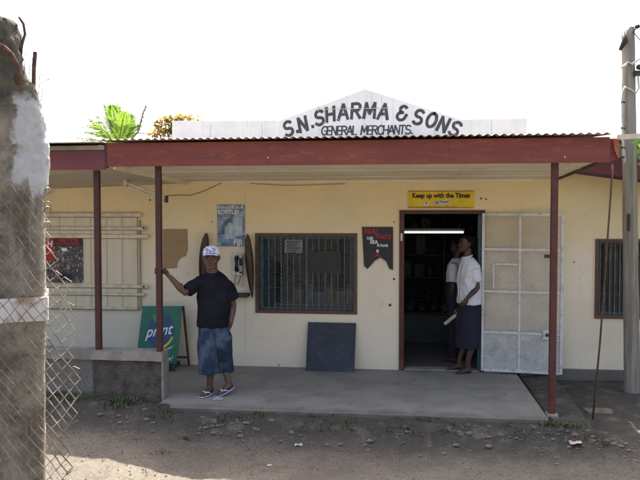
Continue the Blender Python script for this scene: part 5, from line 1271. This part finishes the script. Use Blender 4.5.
# sandals
def sandal(A, d, sd, up, heel, toe):
    mb = MB(); L_ = (toe - heel).length; ring_t, n = [], 28
    for i in range(n):
        a = 2 * math.pi * i / n; t = .5 - .58 * math.cos(a); ww = .042 + .012 * (t - .4)
        ring_t.append((t, ww * math.copysign(abs(math.sin(a)) ** .7, math.sin(a))))
    top = [A(t, s_, .002) for t, s_ in ring_t]; bot = [A(t, s_, -.014) for t, s_ in ring_t]
    for p in bot: p.z = max(p.z, .001)
    mb.add(top + bot, [tuple(range(n)), tuple(range(2 * n - 1, n - 1, -1))] + [(i, (i + 1) % n, (i + 1) % n + n, i + n) for i in range(n)])
    so_ = mb.build('sandal', 'sandal_blue', man)
    rim = MB(); rim.tube([A(t, s_ * 1.02, -.004) for t, s_ in ring_t + ring_t[:1]], .005, 6); rim.build('sole_rim', 'sandal_white', so_)
    st_ = MB(); st_.tube([A(.80, -.020, .016), A(.74, -.018, .034), A(.62, -.040, .032), A(.45, -.050, .006)], [.005, .006, .007, .007], 7); st_.tube([A(.74, -.018, .034), A(.64, .022, .040), A(.45, .048, .006)], [.006, .007, .007], 7)
    st_.build('strap', 'sandal_white', so_, smooth=True)
sandal(*fA, heA, toA); sandal(*fB, heB, toB)

# ---- generic standing figure parts for the two people in the doorway
def figure(root, Mx, Kx, fwd, torso, arms, legs, headC, headF, k, skin, neck):
    sd = fwd.cross(UP).normalized(); mb = MB()
    Lh, a, b, c = head(mb, headC, headF, k)
    mb.tube([Lh(0, -.025, -.06)] + neck, [.052] * (len(neck)) + [.065], 14)
    mb.loft([(Mx(x, y, dy), w_, d_, sd, fwd) for x, y, dy, w_, d_ in torso], n=24, power=2.3)
    for sh, el, wr, hd, pn, cu, th in arms:
        mid_ = Mx(torso[2][0], torso[2][1] + 2, torso[2][2]); mb.tube([sh.lerp(mid_, .5), sh.lerp(mid_, .22) - UP * .025, sh.lerp(el, .5), el, el.lerp(wr, .3), el.lerp(wr, .75), wr], [.035, .042, .042, .036, .038, .028, .024], 14, True)
        hand(mb, wr, hd, pn, .95, cu, th)
    for hip, kn, an, he, to in legs:
        cal = kn.lerp(an, .3) - fwd * .022
        mb.tube([hip, hip.lerp(kn, .5), kn, cal, kn.lerp(an, .7), an], [.075, .064, .048, .048, .034, .031], 16, True)
        A = foot(mb, he, to, .042)[0]; mb.tube([an + Vector((0, 0, .02)), A(.14, 0, .04)], .032, 10, True)
    body = place(remesh(mb, 'body', .0045, 4), 'body', skin, root)
    return body, Lh, a, b, c
def short_hair(Lh, hs_, hf, HC, k, body):
    hb = MB(); rows = ((-.05, .056, .066, .02), (-.02, .070, .085, .014), (.02, .0755, .094, .007), (.05, .0765, .096, .0), (.08, .0685, .083, -.003), (.102, .053, .062, -.004), (.118, .028, .034, -.006), (.122, .008, .01, -.006))
    hb.loft([(Lh(0, -off - .006, h), w_ * 1.1 * k, d_ * k, hs_, hf) for h, w_, d_, off in rows], n=28)
    out = []
    for p in hb.v:
        y = (p - HC).dot(hf); z = (p - HC).z
        lim = .006 if z < .045 * k else .006 + (z - .045 * k) * 2.2
        if y > lim and z < .085 * k: p = p - hf * (y - lim) * .9
        out.append(p + noise.noise_vector(p * 60) * .003)
    hb.v = out; hb.build('hair', 'hair', body, smooth=True)
M2 = lambda x, y, d=0: P(x, y, 9.17 + d)
boy = thing('person', 'barefoot person in white shirt and dark skirt leaning in the doorway', 'person', (M2(465, 371).x, 9.17, .0))
FW = Vector((-.92, -.39, 0)).normalized(); SD = FW.cross(UP).normalized()
fz = .02
headC = M2(466.2, 243.8, .0); hF = Vector((-.95, -.30, .10))
ankL, ankR = Vector((M2(467, 368).x, 9.10, .095)), Vector((M2(459.5, 366).x, 9.24, .095 + fz))
sl_, el2, wl2 = M2(474, 266.5, -.10), M2(477.3, 288, -.13), M2(467, 298.5, -.20)
sr_, er2, wr2 = M2(464, 266, .14), M2(459.5, 290, .17), M2(459, 308, .06)
body2, Lb, b1, b2, b3 = figure(boy, M2, 75.6, FW,
    [(467.5, 258.5, .02, .05, .05), (468.5, 262.5, .02, .13, .075), (469, 270, .02, .17, .095), (469, 281, .02, .165, .10), (468.8, 293, .02, .145, .095), (468.5, 303, .02, .155, .10), (468, 312, .02, .15, .10), (468, 318, .02, .11, .08)],
    [(sl_, el2, wl2, Vector((-.55, -.1, -.85)), Vector((-.3, .9, .3)), .35, 1), (sr_, er2, wr2, Vector((-.5, .0, -.8)), Vector((.2, -.9, .2)), .85, -1)],
    [(M2(471, 312, -.06), M2(470.5, 341, -.09), ankL, Vector((ankL.x + .045, 9.115, .003)), Vector((ankL.x - .155, 9.04, .003))),
     (M2(466, 312, .09), M2(464, 341, .07), ankR, Vector((ankR.x + .045, 9.25, .003 + fz)), Vector((ankR.x - .16, 9.20, .003 + fz)))],
    headC, hF, .98, 'skin_boy', [M2(467.3, 256, .01), M2(468.5, 263, .02)])
face_parts(Lb, .98, body2)
short_hair(Lb, b1, b2, headC, .98, body2)
mb = MB()
mb.loft([(M2(x, y, .02), w_, d_, SD, FW) for x, y, w_, d_ in ((467.8, 257.6, .06, .060), (468.4, 260.6, .125, .082), (469, 265, .165, .108), (469, 274, .19, .128), (468.9, 285, .185, .132), (468.8, 295, .18, .134), (468.6, 303, .182, .138), (468.6, 303.6, .176, .132))], n=28, power=2.35)
for s0, e0, f_ in ((sl_, el2, .70), (sr_, er2, .70)):
    mb.tube([s0.lerp(M2(469, 272, .02), .5), s0.lerp(M2(469, 271, .02), .25) + Vector((0, 0, -.02)), s0.lerp(e0, .22), s0.lerp(e0, .45), s0.lerp(e0, f_)], [.05, .064, .069, .071, .072], 18)
shirt = place(remesh(mb, 'shirt', .006, 3), 'shirt', 'white_cotton', boy, both(wrinkle(.005, 9), folds(.012, 9, ((.4, .3, 1, 3), (-.5, .3, 1, 8), (1.4, .3, .5, 1)))))
MB().tube([M2(467.2, 256.4, .02) + (SD * math.cos(t) * .062 + FW * math.sin(t) * .058 + UP * (-.016 * math.sin(t))) for t in [i * math.pi / 12 for i in range(25)]], .012, 8).build('collar', 'white_cotton', shirt, smooth=True)
MB().tube([M2(462.6, 259.5, -.03), M2(459.9, 268, -.045), M2(458.6, 280, -.05), M2(458.4, 292, -.05), M2(458.2, 302, -.05)], .006, 6).build('placket', 'white_cotton', shirt, smooth=True)
for sg in (-1, 1):
    c_ = M2(466.4, 257.8, .02) + FW * .045 + SD * sg * .028
    mbc = MB(); mbc.add([c_ + UP * .014 + SD * sg * .026 - FW * .02, c_ + UP * .010 - SD * sg * .012 + FW * .008, c_ - UP * .040 + SD * sg * .012 + FW * .012, c_ - UP * .018 + SD * sg * .036 - FW * .002], [(0, 1, 2, 3)])
    mbc.v += [p - FW * .006 for p in mbc.v[:4]]; mbc.f += [(7, 6, 5, 4), (0, 4, 5, 1), (1, 5, 6, 2), (2, 6, 7, 3), (3, 7, 4, 0)]; mbc.build('collar_flap', 'white_cotton', shirt)
mb = MB()
mb.loft([(M2(x, y, .02), w_, d_, SD, FW) for x, y, w_, d_ in ((468.8, 299, .165, .122), (468.6, 306, .178, .134), (468.3, 316, .182, .142), (467.7, 330, .172, .134), (467.0, 346.5, .168, .130), (467.0, 347.3, .162, .124))], n=30, power=2.3)
place(remesh(mb, 'wrap_skirt', .006, 3), 'wrap_skirt', 'navy_cotton', boy, both(wrinkle(.006, 8), folds(.02, 9, ((.05, .12, 1, 3), (-.2, .15, .8, 8)))))
rl_ = MB(); a, b = M2(444.6, 324.2, .04), M2(459.5, 312.2, .03); rl_.tube([a, b], .024, 16)
for i in range(1): rl_.tube([a - (b - a).normalized() * .002, a + (b - a).normalized() * .004], .016, 12)
tag(rl_.build('paper_roll', 'paper_tan', loc=a, smooth=False), 'tan rolled paper held low by the person leaning in the doorway', 'paper roll')
M3 = lambda x, y, d=0: P(x, y, 9.85 + d)
p3 = thing('person', 'person in white shirt and dark overalls standing in the shop behind the leaning one', 'person', (M3(458, 365).x, 9.85, 0))
F3 = Vector((-.8, .55, 0)).normalized(); S3 = F3.cross(UP).normalized()
hc3 = M3(458, 245.5, 0)
a3 = [Vector((M3(453, 360).x, 9.78, .09)), Vector((M3(460, 360).x, 9.95, .09))]
sl3, el3, wl3 = M3(453.5, 266, -.14), M3(453, 287, -.16), M3(450.5, 303, -.12)
sr3, er3, wr3 = M3(462, 266, .14), M3(463, 287, .16), M3(461, 303, .15)
body3, L3, c1, c2_, c3 = figure(p3, M3, 71, F3,
    [(457, 259, 0, .05, .05), (457, 263, 0, .13, .075), (457, 270, 0, .17, .095), (457, 281, 0, .165, .10), (457, 293, 0, .145, .095), (457, 303, 0, .155, .10), (457, 312, 0, .15, .10), (457, 318, 0, .11, .08)],
    [(sl3, el3, wl3, Vector((-.1, .1, -1)), Vector((.9, .1, 0)), .4, 1), (sr3, er3, wr3, Vector((-.1, .1, -1)), Vector((-.9, .1, 0)), .4, -1)],
    [(M3(455, 312, -.07), M3(454, 338, -.07), a3[0], a3[0] + Vector((.04, -.03, -.087)), a3[0] + Vector((-.15, .09, -.087))),
     (M3(460, 312, .08), M3(460, 338, .08), a3[1], a3[1] + Vector((.04, -.03, -.087)), a3[1] + Vector((-.15, .09, -.087)))],
    hc3, F3, .98, 'skin_boy', [M3(457.4, 256), M3(457, 263)])
face_parts(L3, .98, body3); short_hair(L3, c1, c2_, hc3, .98, body3)
mb = MB()
mb.loft([(M3(457, y, 0), w_, d_, S3, F3) for y, w_, d_ in ((258, .06, .06), (261, .125, .082), (265, .165, .108), (274, .19, .125), (285, .185, .128), (298, .18, .13), (303, .178, .13))], n=26, power=2.35)
for s0, e0 in ((sl3, el3), (sr3, er3)): mb.tube([s0.lerp(M3(457, 267), .4), s0, s0.lerp(e0, .4), s0.lerp(e0, .75)], [.07, .066, .066, .068], 16)
place(remesh(mb, 'shirt', .007, 3), 'shirt', 'white_cotton', p3, wrinkle(.006, 9))
mb = MB(); mb.loft([(M3(457, y, 0), w_, d_, S3, F3) for y, w_, d_ in ((279, .15, .11), (281, .192, .138), (290, .196, .14), (300, .192, .14), (306, .18, .132), (314, .16, .12), (319, .12, .09))], n=24)
for h_, k_, a_ in (((455, 310, -.07), (454, 338, -.07), a3[0]), ((460, 310, .08), (460, 338, .08), a3[1])): mb.tube([M3(*h_), M3(*k_), a_ + Vector((0, 0, .06)), a_ + Vector((0, 0, -.02))], [.095, .078, .072, .072], 16)
place(remesh(mb, 'trousers', .007, 3), 'overalls', 'navy_cotton', p3, both(wrinkle(.006, 9), folds(.012, 9, ((.1, .2, 1, 3),))))
